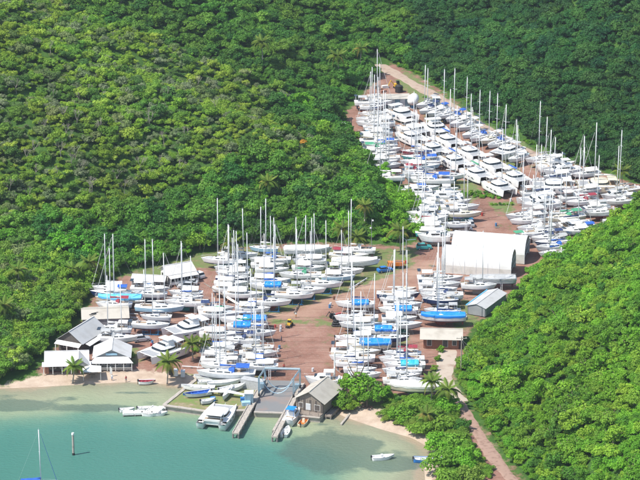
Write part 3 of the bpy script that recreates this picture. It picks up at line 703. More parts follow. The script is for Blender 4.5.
# ------------------------------------------------------------ boats
WLZ = 1.7        # height of the waterline above the ground for a hull standing on its keel
def section_hull(L, B, fb, cd_=.55, stern=.72, full=.42, rake=.6, m=(1, 1, 2, 0, 0), nst=13, sheer=.18, zoff=WLZ, tr_rake=.35):
    """half sections lofted from stern to stem; material index per strip from keel line to sheer"""
    mb = MB(); rings = []; top = []
    for i in range(nst):
        t = i / (nst - 1)
        w = stern + (1 - stern) * math.sin(min(1, t / full) * math.pi / 2) if t < full else max(0.0, 1 - ((t - full) / (1 - full)) ** 2.3)
        hb = B / 2 * max(w, .012); sh_ = fb * (1 + sheer * ((t - .35) ** 2) * 3.2)
        d = cd_ * (math.sin(math.pi * min(1, t * .93 + .10)) ** .6) if t < .97 else .05
        x = -L / 2 + L * t
        prof = [(0, -d), (.55, -d * .8), (.90, -.05), (.955, .16), (.985, sh_ * .55), (1.0, sh_)]
        ring = []
        for s_ in (-1, 1):
            seq = prof[::-1] if s_ < 0 else prof[1:]
            for yy, zz in seq:
                k = (sh_ - zz) / (sh_ + cd_); xx = x - rake * k * (t ** 3) * 2.0 + (tr_rake * k * ((1 - t) ** 4))
                ring.append((xx, s_ * yy * hb, zoff + zz))
        rings.append(ring); top.append((x, hb, sh_))
    mis = [m[4], m[3], m[2], m[1], m[0], m[0], m[1], m[2], m[3], m[4]]
    mb.loft(rings, mis); mb.f.append(tuple(range(10, -1, -1))); mb.m.append(m[4])
    return mb, top
def deck_mesh(top, zoff=WLZ, inset=.03, camber=.07, t0=0, t1=None, mi=0):
    mb = MB(); rings = []
    for (x, hb, s_) in top[t0:t1]:
        h = max(hb - inset, .01); z = zoff + s_ + .004; rings.append([(x, -h, z), (x, -h * .5, z + camber * .75 * hb / 1.8), (x, 0, z + camber * hb / 1.8), (x, h * .5, z + camber * .75 * hb / 1.8), (x, h, z)])
    mb.loft(rings, mi=mi); return mb
def cabin(mb, x0, x1, w0, w1, z, h, slope_f=.8, slope_b=.1, side=.12, mi=0, n=6):
    rings = []
    for i in range(n + 1):
        t = i / n; x = x0 + (x1 - x0) * t; w = w0 + (w1 - w0) * t; e = 1.0
        if t > 1 - slope_f * .5: e = max(.05, (1 - t) / (slope_f * .5)) if slope_f else 1
        hh = h * (min(1, e) ** .6)
        if i == 0 and slope_b > .5: hh *= .2
        rings.append([(x, -w, z), (x, -w + side * hh / h, z + hh * .85), (x, -w * .6, z + hh), (x, w * .6, z + hh), (x, w - side * hh / h, z + hh * .85), (x, w, z)])
    mb.loft(rings, mi=mi); mb.f.append(tuple(len(mb.v) - len(rings) * 6 + k for k in range(5, -1, -1))); mb.m.append(mi); return mb
def ptl(): return []
def sloop(L, awning=False, arch=False, deckboat=False, mast=True, ketch=False, dodger=True, bimini=False, tarp=None, stern=.72, windows=2, h_mast=1.40, keeltype=0, fb=None, cover=True, genoa=True):
    B = L * (.33 if L < 11 else .31); fb = fb or (.85 + L * .024); T = []
    mb, top = section_hull(L, B, fb, stern=stern)
    T.append(('hull', mb.mesh('hull', [P['gel'], P['anti_blue'], P['navy']], True), None, (0, 0, 0)))
    T.append(('deck', deck_mesh(top).mesh('deck', P['deck']), None, (0, 0, 0)))
    k = MB(); kl = .24 * L if keeltype == 0 else .45 * L; kr = [( .02 * L + kl / 2, -.02 * L - kl * .35), (.02 * L + kl * .25, -.02 * L - kl * .28)]
    for z_, a, b_ in ((WLZ - .35, .04 * L + kl / 2, .04 * L - kl / 2), (.12, .02 * L + kl * .30, .0 * L - kl * .42)):
        pass
    xa, xb, xc, xd = .05 * L + kl / 2, .05 * L - kl / 2, .02 * L - kl * .42, .02 * L + kl * .28
    k.loft([[(xa, 0, WLZ - .35), (.03 * L, .17, WLZ - .35), (xb, 0, WLZ - .35), (.03 * L, -.17, WLZ - .35)], [(xd, 0, .14), (.01 * L, .15, .14), (xc, 0, .14), (.01 * L, -.15, .14)]], closed=True, caps=True)
    T.append(('keel', k.mesh('keel', P['anti_blue']), None, (0, 0, 0)))
    r_ = MB().box((-.42 * L, 0, WLZ - .75), (.45, .07, 1.2)); T.append(('rudder', r_.mesh('rudder', P['anti_blue']), None, (0, 0, 0)))
    dz = WLZ + fb + .05
    ch = .42 + .010 * L; c_ = cabin(MB(), -.10 * L, .27 * L, B * .33, B * .17, dz, ch)
    T.append(('coachroof', c_.mesh('coachroof', P['gel']), None, (0, 0, 0))); ci = len(T) - 1
    for s_ in (-1, 1):
        for j in range(windows):
            w = MB(); a = -.08 * L + j * .13 * L; b_ = a + .10 * L; ya = B * (.33 - .16 * (a + .1 * L) / (.37 * L)); yb = B * (.33 - .16 * (b_ + .1 * L) / (.37 * L))
            w.add([(a, s_ * (ya - .02), dz + .10), (b_, s_ * (yb - .02), dz + .10), (b_, s_ * (yb - .065), dz + ch * .68), (a, s_ * (ya - .065), dz + ch * .68)], [(0, 1, 2, 3) if s_ < 0 else (3, 2, 1, 0)])
            T.append(('window', w.mesh('window', P['glass']), ci, (0, s_ * .03, 0)))
    for hx_, hz__ in ((.14, ch + .02), (.33, .10)): T.append(('hatch', MB().box((hx_ * L, 0, dz + hz__), (.52, .48, .06)).mesh('hatch', P['glass']), ci, (0, 0, 0)))
    ck = MB(); w = B * .27; x0, x1 = -.40 * L, -.12 * L
    for s_ in (-1, 1): ck.box(((x0 + x1) / 2, s_ * w, dz + .10), (x1 - x0, .22, .26))
    ck.box((x0, 0, dz + .08), (.2, w * 2, .2)); ck.box(((x0 + x1) / 2, 0, dz - .0), (x1 - x0 - .2, w * 2 - .2, .09), mi=1); ck.tube((x0 + .7, 0, dz), (x0 + .7, 0, dz + .75), .06); ck.box((x0 + .65, 0, dz + .6), (.06, .8, .7), mi=2)
    T.append(('cockpit', ck.mesh('cockpit', [P['deck'], P['teak'], P['alu']]), None, (0, 0, 0)))
    if dodger:
        d_ = MB(); rr = []
        for xx, hh in ((-.15 * L, .75), (-.10 * L, .80), (-.045 * L, .28)):
            rr.append([(xx, B * .29 * math.cos(a), dz + .1 + (ch + hh - .28) * math.sin(a) ** .7) for a in [math.pi * q / 8 for q in range(9)]])
        d_.loft(rr); T.append(('dodger', d_.mesh('dodger', P['canvas_blue'], True), None, (0, 0, 0)))
    if bimini:
        d_ = MB(); rr = []
        for xx in (-.40 * L, -.28 * L, -.17 * L): rr.append([(xx, B * .33 * math.cos(a), dz + 1.55 + .32 * math.sin(a)) for a in [math.pi * q / 8 for q in range(9)]])
        d_.loft(rr); T.append(('bimini', d_.mesh('bimini', P['canvas_blue'], True), None, (0, 0, 0))); bi = len(T) - 1
        f = MB()
        for xx in (-.39 * L, -.18 * L): f.path([(xx, -B * .33, dz), (xx, -B * .33, dz + 1.5), (xx, B * .33, dz + 1.5), (xx, B * .33, dz)], [.02] * 4, 4)
        f.tube((-.39 * L, 0, dz + 1.5), (-.18 * L, 0, dz + 1.5), .02, n=4)
        T.append(('bimini_frame', f.mesh('bimini_frame', P['alu']), bi, (0, 0, 0)))
    if mast:
        for q, (mx, mh) in enumerate([(.10 * L, h_mast * L)] + ([(-.30 * L, h_mast * L * .72)] if ketch else [])):
            mt = MB().tube((mx, 0, dz + (ch if q == 0 else 0) - .1), (mx - .12, 0, dz + mh), .125, .10, 7); mt.tube((mx - .12, 0, dz + mh), (mx - .12, 0, dz + mh + .55), .012, n=3); mt.box((mx - .12, 0, dz + mh + .05), (.3, .1, .12))
            T.append(('mast', mt.mesh('mast', P['alu'], True), None, (0, 0, 0))); mi_ = len(T) - 1
            for f_ in ((.48, .74) if L > 10.5 else (.58,)):
                sp = MB(); zz = dz + mh * f_
                for s_ in (-1, 1): sp.tube((mx - .05, 0, zz), (mx - .25, s_ * B * .27 * (1.15 - f_ * .35), zz + .06), .035, .025, 4)
                T.append(('spreader', sp.mesh('spreader', P['alu']), mi_, (0, 0, 0)))
            bl = (.36 if q == 0 else .2) * L; bz = dz + ch + .75
            T.append(('boom', MB().tube((mx, 0, bz), (mx - bl, 0, bz + .08), .07, .06, 6).mesh('boom', P['alu']), mi_, (0, 0, 0)))
            if cover:
                s = MB().path([(mx - .02, 0, bz + .42), (mx - .1, 0, bz + .2), (mx - bl * .5, 0, bz + .17), (mx - bl * .97, 0, bz + .12)], [.12, .23, .17, .09], 7)
                T.append(('sail_cover', s.mesh('sail_cover', P['canvas_blue'], True), len(T) - 1, (0, 0, 0)))
            st = MB(); mt_ = (mx - .12, 0, dz + mh)
            for s_ in (-1, 1):
                st.tube(mt_, (mx - .2, s_ * B * .27 * .9, dz + mh * .74), .010, n=3, cap=False); st.tube((mx - .2, s_ * B * .27 * .9, dz + mh * .74), (mx - .1, s_ * B * .44, dz), .010, n=3, cap=False)
            if q == 0:
                st.tube(mt_, (-.49 * L, 0, dz), .010, n=3, cap=False); st.tube(mt_, (.485 * L, 0, dz + .1), .010, n=3, cap=False)
                if genoa: T.append(('furled_sail', MB().tube((.48 * L, 0, dz + .5), (mx + .25, 0, dz + mh * .93), .05, .03, 5).mesh('furled_sail', P['canvas_white']), None, (0, 0, 0)))
            T.append(('rigging', st.mesh('rigging', P['wire']), mi_, (0, 0, 0)))
    if awning:
        a_ = MB(); rr = []
        for i_ in range(6): xx = (.08 - .46 * i_ / 5) * L; ww_ = B * (.34 + .12 * math.sin(i_ / 5 * 3.14)); rr.append([(xx, -ww_, dz + .75), (xx, -ww_ * .5, dz + 1.2 + .05 * (i_ % 2)), (xx, 0, dz + 1.6 + .05 * (i_ % 2)), (xx, ww_ * .5, dz + 1.2), (xx, ww_, dz + .75)])
        a_.loft(rr); T.append(('awning', a_.mesh('awning', P['canvas_white']), None, (0, 0, 0)))
    if arch:
        a_ = MB(); a_.box((-.46 * L, 0, dz + 1.95), (.9, B * .6, .05), mi=1)
        for s_ in (-1, 1): a_.tube((-.46 * L, s_ * B * .32, dz), (-.46 * L, s_ * B * .28, dz + 1.95), .035)
        T.append(('stern_arch', a_.mesh('stern_arch', [P['alu'], P['glass']]), None, (0, 0, 0)))
    if deckboat:
        a_ = MB().loft([[(x_, w_ * math.cos(q_), dz + .05 + h_ * math.sin(q_)) for q_ in [math.pi * k_ / 8 for k_ in range(9)]] for x_, w_, h_ in ((.20 * L, .5, .3), (.23 * L, .72, .5), (.33 * L, .66, .48), (.42 * L, .25, .3))]); T.append(('deck_dinghy', a_.mesh('deck_dinghy', P['canvas_grey'], True), None, (0, 0, 0)))
    gr = MB()
    for s_ in (-1, 1):
        pts = [(x, s_ * (hb - .05), WLZ + sh_ + .6) for (x, hb, sh_) in top[::2]]
        for i in range(len(pts) - 1): gr.tube(pts[i], pts[i + 1], .014, n=3, cap=False)
        for p in pts: gr.tube((p[0], p[1], p[2] - .6), p, .010, n=3, cap=False)
    T.append(('guard_rail', gr.mesh('guard_rail', P['alu']), None, (0, 0, 0)))
    if tarp:
        d_ = MB(); rr = []; a0, a1 = tarp; n = 9
        for i in range(n + 1):
            t = a0 + (a1 - a0) * i / n; j = t * (len(top) - 1); j0 = min(int(j), len(top) - 2); f = j - j0
            x = top[j0][0] * (1 - f) + top[j0 + 1][0] * f; hb = top[j0][1] * (1 - f) + top[j0 + 1][1] * f; s_ = top[j0][2]
            rz = WLZ + s_ + .85 + .12 * math.sin(i * 2.1); e = hb + .06
            rr.append([(x, -e, WLZ + s_ - .15 + .1 * math.sin(i * 3)), (x, -e - .02, WLZ + s_ + .35), (x, -e * .5, rz - .30 + .05 * math.sin(i * 5)), (x, 0, rz), (x, e * .5, rz - .33 + .05 * math.cos(i * 4)), (x, e + .02, WLZ + s_ + .35), (x, e, WLZ + s_ - .15 + .1 * math.cos(i * 2.7))])
        d_.loft(rr); d_.f.append(tuple(range(6, -1, -1))); d_.m.append(0); d_.f.append(tuple(len(d_.v) - 7 + q for q in range(7))); d_.m.append(0)
        T.append(('tarp', d_.mesh('tarp', P['tarp_blue']), None, (0, 0, 0)))
    return T
def catamaran(L, mast=True, power=False, bim=True):
    B = L * .54; T = []; hx = B / 2 - .85; fb = 1.7; z0 = .62
    for s_ in (-1, 1):
        mb, top = section_hull(L, 1.85, fb, cd_=.5, stern=.8, full=.35, rake=.25, zoff=z0, sheer=.08, tr_rake=1.1)
        for f in range(3): mb.box((-.36 * L - f * .45, 0, z0 + fb - .35 - .0 - f * .4), (.5, 1.15, .06))
        T.append(('hull', mb.mesh('hull', [P['gel'], P['anti_blue'], P['gel']], True), None, (0, s_ * hx, 0))); hi = len(T) - 1
        dk = deck_mesh(top, z0, t0=2); T.append(('deck', dk.mesh('deck', P['deck']), hi, (0, 0, 0)))
        wm_ = MB().box((0, s_ * .93, z0 + 1.1), (1.1, .03, .26)).mesh('hull_window', P['glass'])
        for q in (-.15, .02, .2): T.append(('hull_window', wm_, hi, (q * L, 0, 0)))
        kk = MB().loft([[(1, 0, z0 - .35), (0, .12, z0 - .35), (-1.4, 0, z0 - .35), (0, -.12, z0 - .35)], [(.6, 0, .12), (0, .1, .12), (-1.2, 0, .12), (0, -.1, .12)]], closed=True, caps=True)
        T.append(('keel', kk.mesh('keel', P['anti_blue']), hi, (0, 0, 0)))
    dz = z0 + fb
    T.append(('bridge_deck', MB().box((-.08 * L, 0, dz - .42), (.56 * L, 2 * hx - .6, .9)).mesh('bridge_deck', P['gel']), None, (0, 0, 0)))
    r = MB()
    def ringc(x, w, z, n=9, q=.55): return [(x, w * math.copysign(abs(math.cos(a)) ** q, math.cos(a)), z) for a in [math.pi * i / (n - 1) for i in range(n)]]
    def shell(mb, x0, x1, w, z0_, z1, ins, mi):
        n = 18; lo, hi = [], []
        for i in range(n):
            a = 6.283 * i / n; ca, sa = math.cos(a), math.sin(a); ex = .55
            cx, cy = math.copysign(abs(ca) ** ex, ca), math.copysign(abs(sa) ** ex, sa)
            for lst, zz, dd in ((lo, z0_, 0), (hi, z1, ins)): lst.append(((x0 + x1) / 2 + ((x1 - x0) / 2 - dd * (1.6 if cx > 0 else .3)) * cx, (w - dd) * cy, zz))
        mb.loft([lo, hi], closed=True, mi=mi); return hi
    w = hx + .05
    shell(r, -.22 * L, .20 * L, w, dz - .02, dz + .35, .06, 0)
    T.append(('saloon', r.mesh('saloon', P['gel'], False), None, (0, 0, 0))); si = len(T) - 1
    g = MB(); shell(g, -.215 * L, .195 * L, w - .08, dz + .35, dz + .82, .22, 0); T.append(('window', g.mesh('window', P['glass']), si, (0, 0, 0)))
    rf = MB(); h = shell(rf, -.215 * L, .165 * L, w - .18, dz + .82, dz + 1.0, .12, 0); rf.add(h, [tuple(range(len(h)))]); T.append(('roof', rf.mesh('roof', P['gel']), si, (0, 0, 0)))
    T.append(('cockpit_floor', MB().box((-.30 * L, 0, dz + .06), (.16 * L, 2 * hx - 1.0, .08)).box((-.372 * L, 0, dz + .3), (.3, 2 * hx - 1.6, .5), mi=1).mesh('cockpit_floor', [P['teak'], P['deck']]), None, (0, 0, 0)))
    if bim:
        b_ = MB(); b_.box((-.30 * L, 0, dz + 1.75), (.20 * L, 2 * hx - .6, .10), top=.97)
        for s_ in (-1, 1):
            for xx in (-.385, -.23): b_.tube((xx * L, s_ * (hx - .5), dz), (xx * L, s_ * (hx - .5), dz + 1.75), .05)
        T.append(('hard_top', b_.mesh('hard_top', P['gel']), None, (0, 0, 0)))
    if power:
        f = MB(); cabin(f, -.18 * L, .06 * L, hx * .7, hx * .55, dz + 1.0, .7, .5); f.box((-.10 * L, 0, dz + 2.6), (.18 * L, hx * 1.4, .09))
        for s_ in (-1, 1):
            for xx in (-.17, -.03): f.tube((xx * L, s_ * hx * .62, dz + 1), (xx * L, s_ * hx * .62, dz + 2.6), .05)
        T.append(('flybridge', f.mesh('flybridge', P['gel']), si, (0, 0, 0)))
        gg = MB().box((.035 * L, 0, dz + 1.55), (.5, hx * 1.1, .35), top=.8); T.append(('windshield', gg.mesh('windshield', P['glass']), len(T) - 1, (0, 0, 0)))
    cb = MB().tube((.42 * L, -hx, dz + .02), (.42 * L, hx, dz + .02), .11, n=8); cb.tube((.42 * L, 0, dz + .02), (.50 * L, 0, dz + .1), .06)
    T.append(('cross_beam', cb.mesh('cross_beam', P['alu']), None, (0, 0, 0)))
    T.append(('trampoline', MB().box((.31 * L, 0, dz - .02), (.21 * L, 2 * hx - 1.0, .03)).mesh('trampoline', P['net']), None, (0, 0, 0)))
    if mast:
        mx, mh = .08 * L, 1.33 * L; T.append(('mast', MB().tube((mx, 0, dz + .9), (mx - .1, 0, dz + mh), .15, .11, 8).tube((mx - .1, 0, dz + mh), (mx - .1, 0, dz + mh + .6), .012, n=3).mesh('mast', P['alu'], True), None, (0, 0, 0))); mi_ = len(T) - 1
        sp = MB()
        for s_ in (-1, 1): sp.tube((mx, 0, dz + mh * .62), (mx - .4, s_ * 1.2, dz + mh * .63), .045, .03, 4)
        T.append(('spreader', sp.mesh('spreader', P['alu']), mi_, (0, 0, 0)))
        T.append(('boom', MB().tube((mx, 0, dz + 2.35), (mx - .40 * L, 0, dz + 2.45), .10, .09, 6).mesh('boom', P['alu']), mi_, (0, 0, 0)))
        T.append(('sail_cover', MB().path([(mx - .05, 0, dz + 3.0), (mx - .1, 0, dz + 2.6), (mx - .2 * L, 0, dz + 2.62), (mx - .39 * L, 0, dz + 2.6)], [.12, .26, .22, .14], 7).mesh('sail_cover', P['canvas_grey'], True), len(T) - 1, (0, 0, 0)))
        st = MB(); t_ = (mx - .1, 0, dz + mh * .94)
        for s_ in (-1, 1): st.tube(t_, (mx - .9, s_ * (hx + .4), dz), .010, n=3, cap=False)
        st.tube(t_, (.42 * L, 0, dz), .010, n=3, cap=False); T.append(('rigging', st.mesh('rigging', P['wire']), mi_, (0, 0, 0)))
        T.append(('furled_sail', MB().tube((.42 * L, 0, dz + .3), (mx + .4, 0, dz + mh * .86), .06, .035, 5).mesh('furled_sail', P['canvas_white']), None, (0, 0, 0)))
    return T
def motor(L, fly=True):
    B = L * .33; fb = 1.35 + .02 * L; T = []; mb, top = section_hull(L, B, fb, cd_=.7, stern=.9, full=.4, rake=.9, zoff=1.35, sheer=.28, tr_rake=.2); z0 = 1.35
    T.append(('hull', mb.mesh('hull', [P['gel'], P['anti_blue'], P['navy']], True), None, (0, 0, 0)))
    T.append(('deck', deck_mesh(top, z0).mesh('deck', P['deck']), None, (0, 0, 0)))
    dz = z0 + fb + .06
    T.append(('cabin', cabin(MB(), -.20 * L, .26 * L, B * .38, B * .26, dz, 1.15, .55).mesh('cabin', P['gel']), None, (0, 0, 0))); ci = len(T) - 1
    for s_ in (-1, 1):
        for a, b_ in ((-.17, -.05), (-.04, .08)): T.append(('window', MB().box(((a + b_) / 2 * L, s_ * (B * .345 - .03 * (a > -.1)), dz + .68), ((b_ - a) * L, .10, .38)).mesh('window', P['glass']), ci, (0, 0, 0)))
    T.append(('windshield', MB().box((.185 * L, 0, dz + .78), (.09 * L, B * .50, .42), top=.8).mesh('windshield', P['glass']), ci, (0, 0, 0)))
    if fly:
        f = MB(); cabin(f, -.24 * L, .08 * L, B * .34, B * .24, dz + 1.13, .55, .4); f.box((-.10 * L, 0, dz + 3.0), (.20 * L, B * .6, .08))
        for s_ in (-1, 1):
            for xx in (-.19, -.02): f.tube((xx * L, s_ * B * .27, dz + 1.3), (xx * L, s_ * B * .27, dz + 3.0), .04)
        T.append(('flybridge', f.mesh('flybridge', P['gel']), ci, (0, 0, 0)))
        T.append(('windscreen', MB().box((.045 * L, 0, dz + 1.8), (.4, B * .42, .3), top=.8).mesh('windscreen', P['glass']), len(T) - 1, (0, 0, 0)))
    else:
        f = MB().box((-.16 * L, 0, dz + 1.95), (.28 * L, B * .72, .07))
        for s_ in (-1, 1):
            for xx in (-.27, -.04): f.tube((xx * L, s_ * B * .32, dz), (xx * L, s_ * B * .32, dz + 1.95), .035)
        T.append(('awning', f.mesh('awning', P['canvas_blue']), None, (0, 0, 0)))
    T.append(('aft_bench', MB().box((-.42 * L, 0, dz + .2), (.5, B * .7, .45)).box((-.33 * L, 0, dz + .01), (.2 * L, B * .72, .05), mi=1).mesh('aft_bench', [P['deck'], P['teak']]), None, (0, 0, 0)))
    gr = MB()
    for s_ in (-1, 1):
        pts = [(x, s_ * (hb - .05), z0 + sh_ + .6) for (x, hb, sh_) in top[6:]]
        for i in range(len(pts) - 1): gr.tube(pts[i], pts[i + 1], .010, n=3, cap=False)
        for p in pts: gr.tube((p[0], p[1], p[2] - .6), p, .010, n=3, cap=False)
    T.append(('bow_rail', gr.mesh('bow_rail', P['alu']), None, (0, 0, 0)))
    gr = MB().loft([[(.2 * L, 0, z0 - .5), (0, .12, z0 - .5), (-.35 * L, 0, z0 - .5), (0, -.12, z0 - .5)], [(.1 * L, 0, .15), (0, .1, .15), (-.35 * L, 0, .15), (0, -.1, .15)]], closed=True, caps=True)
    T.append(('skeg', gr.mesh('skeg', P['anti_blue']), None, (0, 0, 0)))
    return T
def open_boat(L, B, console=True, engine=True, inner=None, seats=3, zoff=.35):
    fb = .55 + .03 * L; T = []; mb, top = section_hull(L, B, fb, cd_=.3, stern=.85, full=.4, rake=.45, zoff=zoff, sheer=.35, m=(1, 1, 2, 0, 0), tr_rake=.05)
    T.append(('hull', mb.mesh('hull', [P['gel'], P['anti_blue'], P['gel']], True), None, (0, 0, 0)))
    d_ = MB(); rr = [[(x, -max(hb - .16, .01), zoff + s_ * .45), (x, -max(hb - .1, .02), zoff + s_ - .01), (x, -hb - .03, zoff + s_ + .04)] for x, hb, s_ in top]; ll = [[(a, -b_, c_) for a, b_, c_ in q][::-1] for q in rr]
    d_.loft(rr, mis=[0, 1]); d_.loft(ll, mis=[1, 0]); d_.loft([[(q[0][0], q[0][1], q[0][2]), (q[0][0], -q[0][1], q[0][2])] for q in rr], mi=0)
    T.append(('inner_hull', d_.mesh('inner_hull', [inner or P['deck'], P['gel']]), None, (0, 0, 0)))
    for k in range(seats): T.append(('thwart', MB().box((-.30 * L + k * .24 * L, 0, zoff + fb * .72), (.28, B * .78, .06)).mesh('thwart', P['deck']), None, (0, 0, 0)))
    if console: T.append(('console', MB().box((-.05 * L, 0, zoff + fb + .1), (.6, .7, .9), top=.8).mesh('console', P['gel']), None, (0, 0, 0)))
    if engine: T.append(('outboard', MB().box((-L / 2 - .1, 0, zoff + fb + .2), (.35, .32, .5), top=.75).tube((-L / 2 - .12, 0, zoff + fb), (-L / 2 - .12, 0, zoff - .35), .07).mesh('outboard', P['black']), None, (0, 0, 0)))
    return T
TPL = {'S9': sloop(8.2, dodger=False, genoa=False), 'S10': sloop(9.2, dodger=True, awning=True), 'S11': sloop(10.3, arch=True, genoa=False, dodger=True, bimini=True, stern=.8), 'A12': sloop(11.0, dodger=False, awning=True, genoa=False, keeltype=1, stern=.66), 'A10': sloop(9.6, bimini=True, deckboat=True, genoa=False, stern=.6, keeltype=1), 'S12': sloop(11.4, deckboat=True, genoa=False, dodger=True, stern=.78), 'S13': sloop(12.4, arch=True, dodger=True, bimini=True, stern=.82, windows=3),
       'S14': sloop(14.4, bimini=True, windows=3), 'K13': sloop(13.0, ketch=True, h_mast=1.2, keeltype=1, stern=.6), 'T11': sloop(10.4, dodger=False, tarp=(.16, .58)), 'T12': sloop(12.4, dodger=False, tarp=(.02, .5)), 'T12f': sloop(12.6, dodger=False, tarp=(.03, .93)),
       'N11': sloop(9.8, mast=False, dodger=False), 'N12': sloop(11.0, awning=True, mast=False, bimini=True), 'XB': sloop(13.4, mast=False, dodger=False, tarp=(.02, .60)), 'X13': sloop(13.4, mast=False, dodger=False, tarp=(.02, .93)),
       'C12': catamaran(11.8), 'CD': catamaran(13.2, mast=False), 'C14': catamaran(13.6), 'CN': catamaran(12.4, mast=False), 'PC': catamaran(12.8, mast=False, power=True), 'M9': motor(9.2, False), 'M12': motor(12.0), 'O5': open_boat(5.2, 1.9), 'O4': open_boat(3.6, 1.5, False), 'O7': open_boat(7.0, 2.2, False)}
SIZE = {'S9': (8.2, 2.75), 'S10': (9.2, 3.05), 'S11': (10.3, 3.4), 'A12': (11.0, 3.45), 'A10': (9.6, 3.2), 'S12': (11.4, 3.55), 'S13': (12.4, 3.85), 'S14': (14.4, 4.4), 'K13': (13, 4.0), 'T11': (10.4, 3.45), 'T12': (12.4, 3.9), 'T12f': (12.6, 3.9), 'N11': (9.8, 3.25), 'N12': (11.0, 3.45), 'XB': (13.4, 4.1), 'X13': (13.4, 4.1),
        'C12': (11.8, 6.4), 'CD': (13.2, 7.1), 'C14': (13.6, 7.3), 'CN': (12.4, 6.7), 'PC': (12.8, 6.9), 'M9': (9.2, 3.1), 'M12': (12.0, 4.0), 'O5': (5.2, 1.9), 'O4': (3.6, 1.5), 'O7': (7.0, 2.2)}
NOUN = {'S': 'sloop', 'A': 'sloop', 'K': 'two-masted ketch', 'T': 'sloop under a tarp', 'N': 'mastless sailing hull', 'X': 'shrouded mastless hull', 'C': 'sailing catamaran', 'P': 'motor catamaran', 'M': 'motor cruiser', 'O': 'open boat'}
FOOT = []                                          # footprints already taken
def rect(x, y, L, B, a):
    c_, s_ = math.cos(a), math.sin(a); return [(x + c_ * i * L / 2 - s_ * j * B / 2, y + s_ * i * L / 2 + c_ * j * B / 2) for i, j in ((1, 1), (-1, 1), (-1, -1), (1, -1))]
def overlap(A, B):
    for Q in (A, B):
        for i in range(4):
            nx, ny = Q[(i + 1) % 4][1] - Q[i][1], Q[i][0] - Q[(i + 1) % 4][0]
            a = [p[0] * nx + p[1] * ny for p in A]; b_ = [p[0] * nx + p[1] * ny for p in B]
            if max(a) < min(b_) or max(b_) < min(a): return False
    return True
def free(r): return not any(abs(r[0][0] + r[2][0] - q[0][0] - q[2][0]) < 32 and abs(r[0][1] + r[2][1] - q[0][1] - q[2][1]) < 32 and overlap(r, q) for q in FOOT)
CRADLE = []
def cradle_tpl(L, B):
    T = []
    for s_ in (-1, 1): T.append(('skid', MB().box((0, s_ * B * .28, .1), (L * .46, .16, .18)).mesh('skid', P['stand_blue']), None, (0, 0, 0)))
    for q in (-.18, .18): T.append(('cross_member', MB().box((q * L, 0, .26), (.16, B * .7, .14)).mesh('cross_member', P['stand_blue']), None, (0, 0, 0)))
    for q in (-.20, .0, .20):
        for s_ in (-1, 1): T.append(('prop', MB().tube((q * L, s_ * B * .36, .1), (q * L, s_ * B * .30, WLZ - .12), .06, n=5).box((q * L, s_ * B * .30, WLZ - .12), (.3, .22, .1)).mesh('prop', P['stand_blue']), None, (0, 0, 0)))
    T.append(('keel_block', MB().box((.02 * L, 0, .09), (.26 * L * .9, .35, .16)).mesh('keel_block', P['wood']), None, (0, 0, 0))); return T
CR = {k: cradle_tpl(*k) for k in ((10, 3.2), (12, 3.8), (14, 4.2))}
STYLES = [  # (probability, adjective of hull, overrides of hull)
    (.60, 'white', {}), (.10, 'cream', {'white_gelcoat': P['cream']}), (.05, 'grey', {'white_gelcoat': P['lgrey']}), (.035, 'navy blue', {'HULL': P['navy']}), (.03, 'teal', {'HULL': P['teal']}), (.03, 'pale blue', {'HULL': P['ltblue']}), (.02, 'maroon', {'HULL': P['canvas_red']}), (.135, 'off-white', {'white_gelcoat': P['lgrey']})]
CANV = [('blue', 'canvas_blue', .2), ('navy', 'canvas_navy', .14), ('grey', 'canvas_grey', .24), ('white', 'canvas_white', .33), ('green', 'canvas_green', .05), ('maroon', 'canvas_red', .04)]
ANTI = [('blue', 'anti_blue'), ('red', 'anti_red'), ('black', 'anti_black'), ('grey', 'anti_grey'), ('teal', 'anti_teal'), ('blue', 'anti_blue'), ('grey', 'anti_grey'), ('grey', 'anti_grey')]
rb = random.Random(2024)
def wpick(lst, w): return rb.choices(lst, w)[0]
SEEN_LABELS = {}
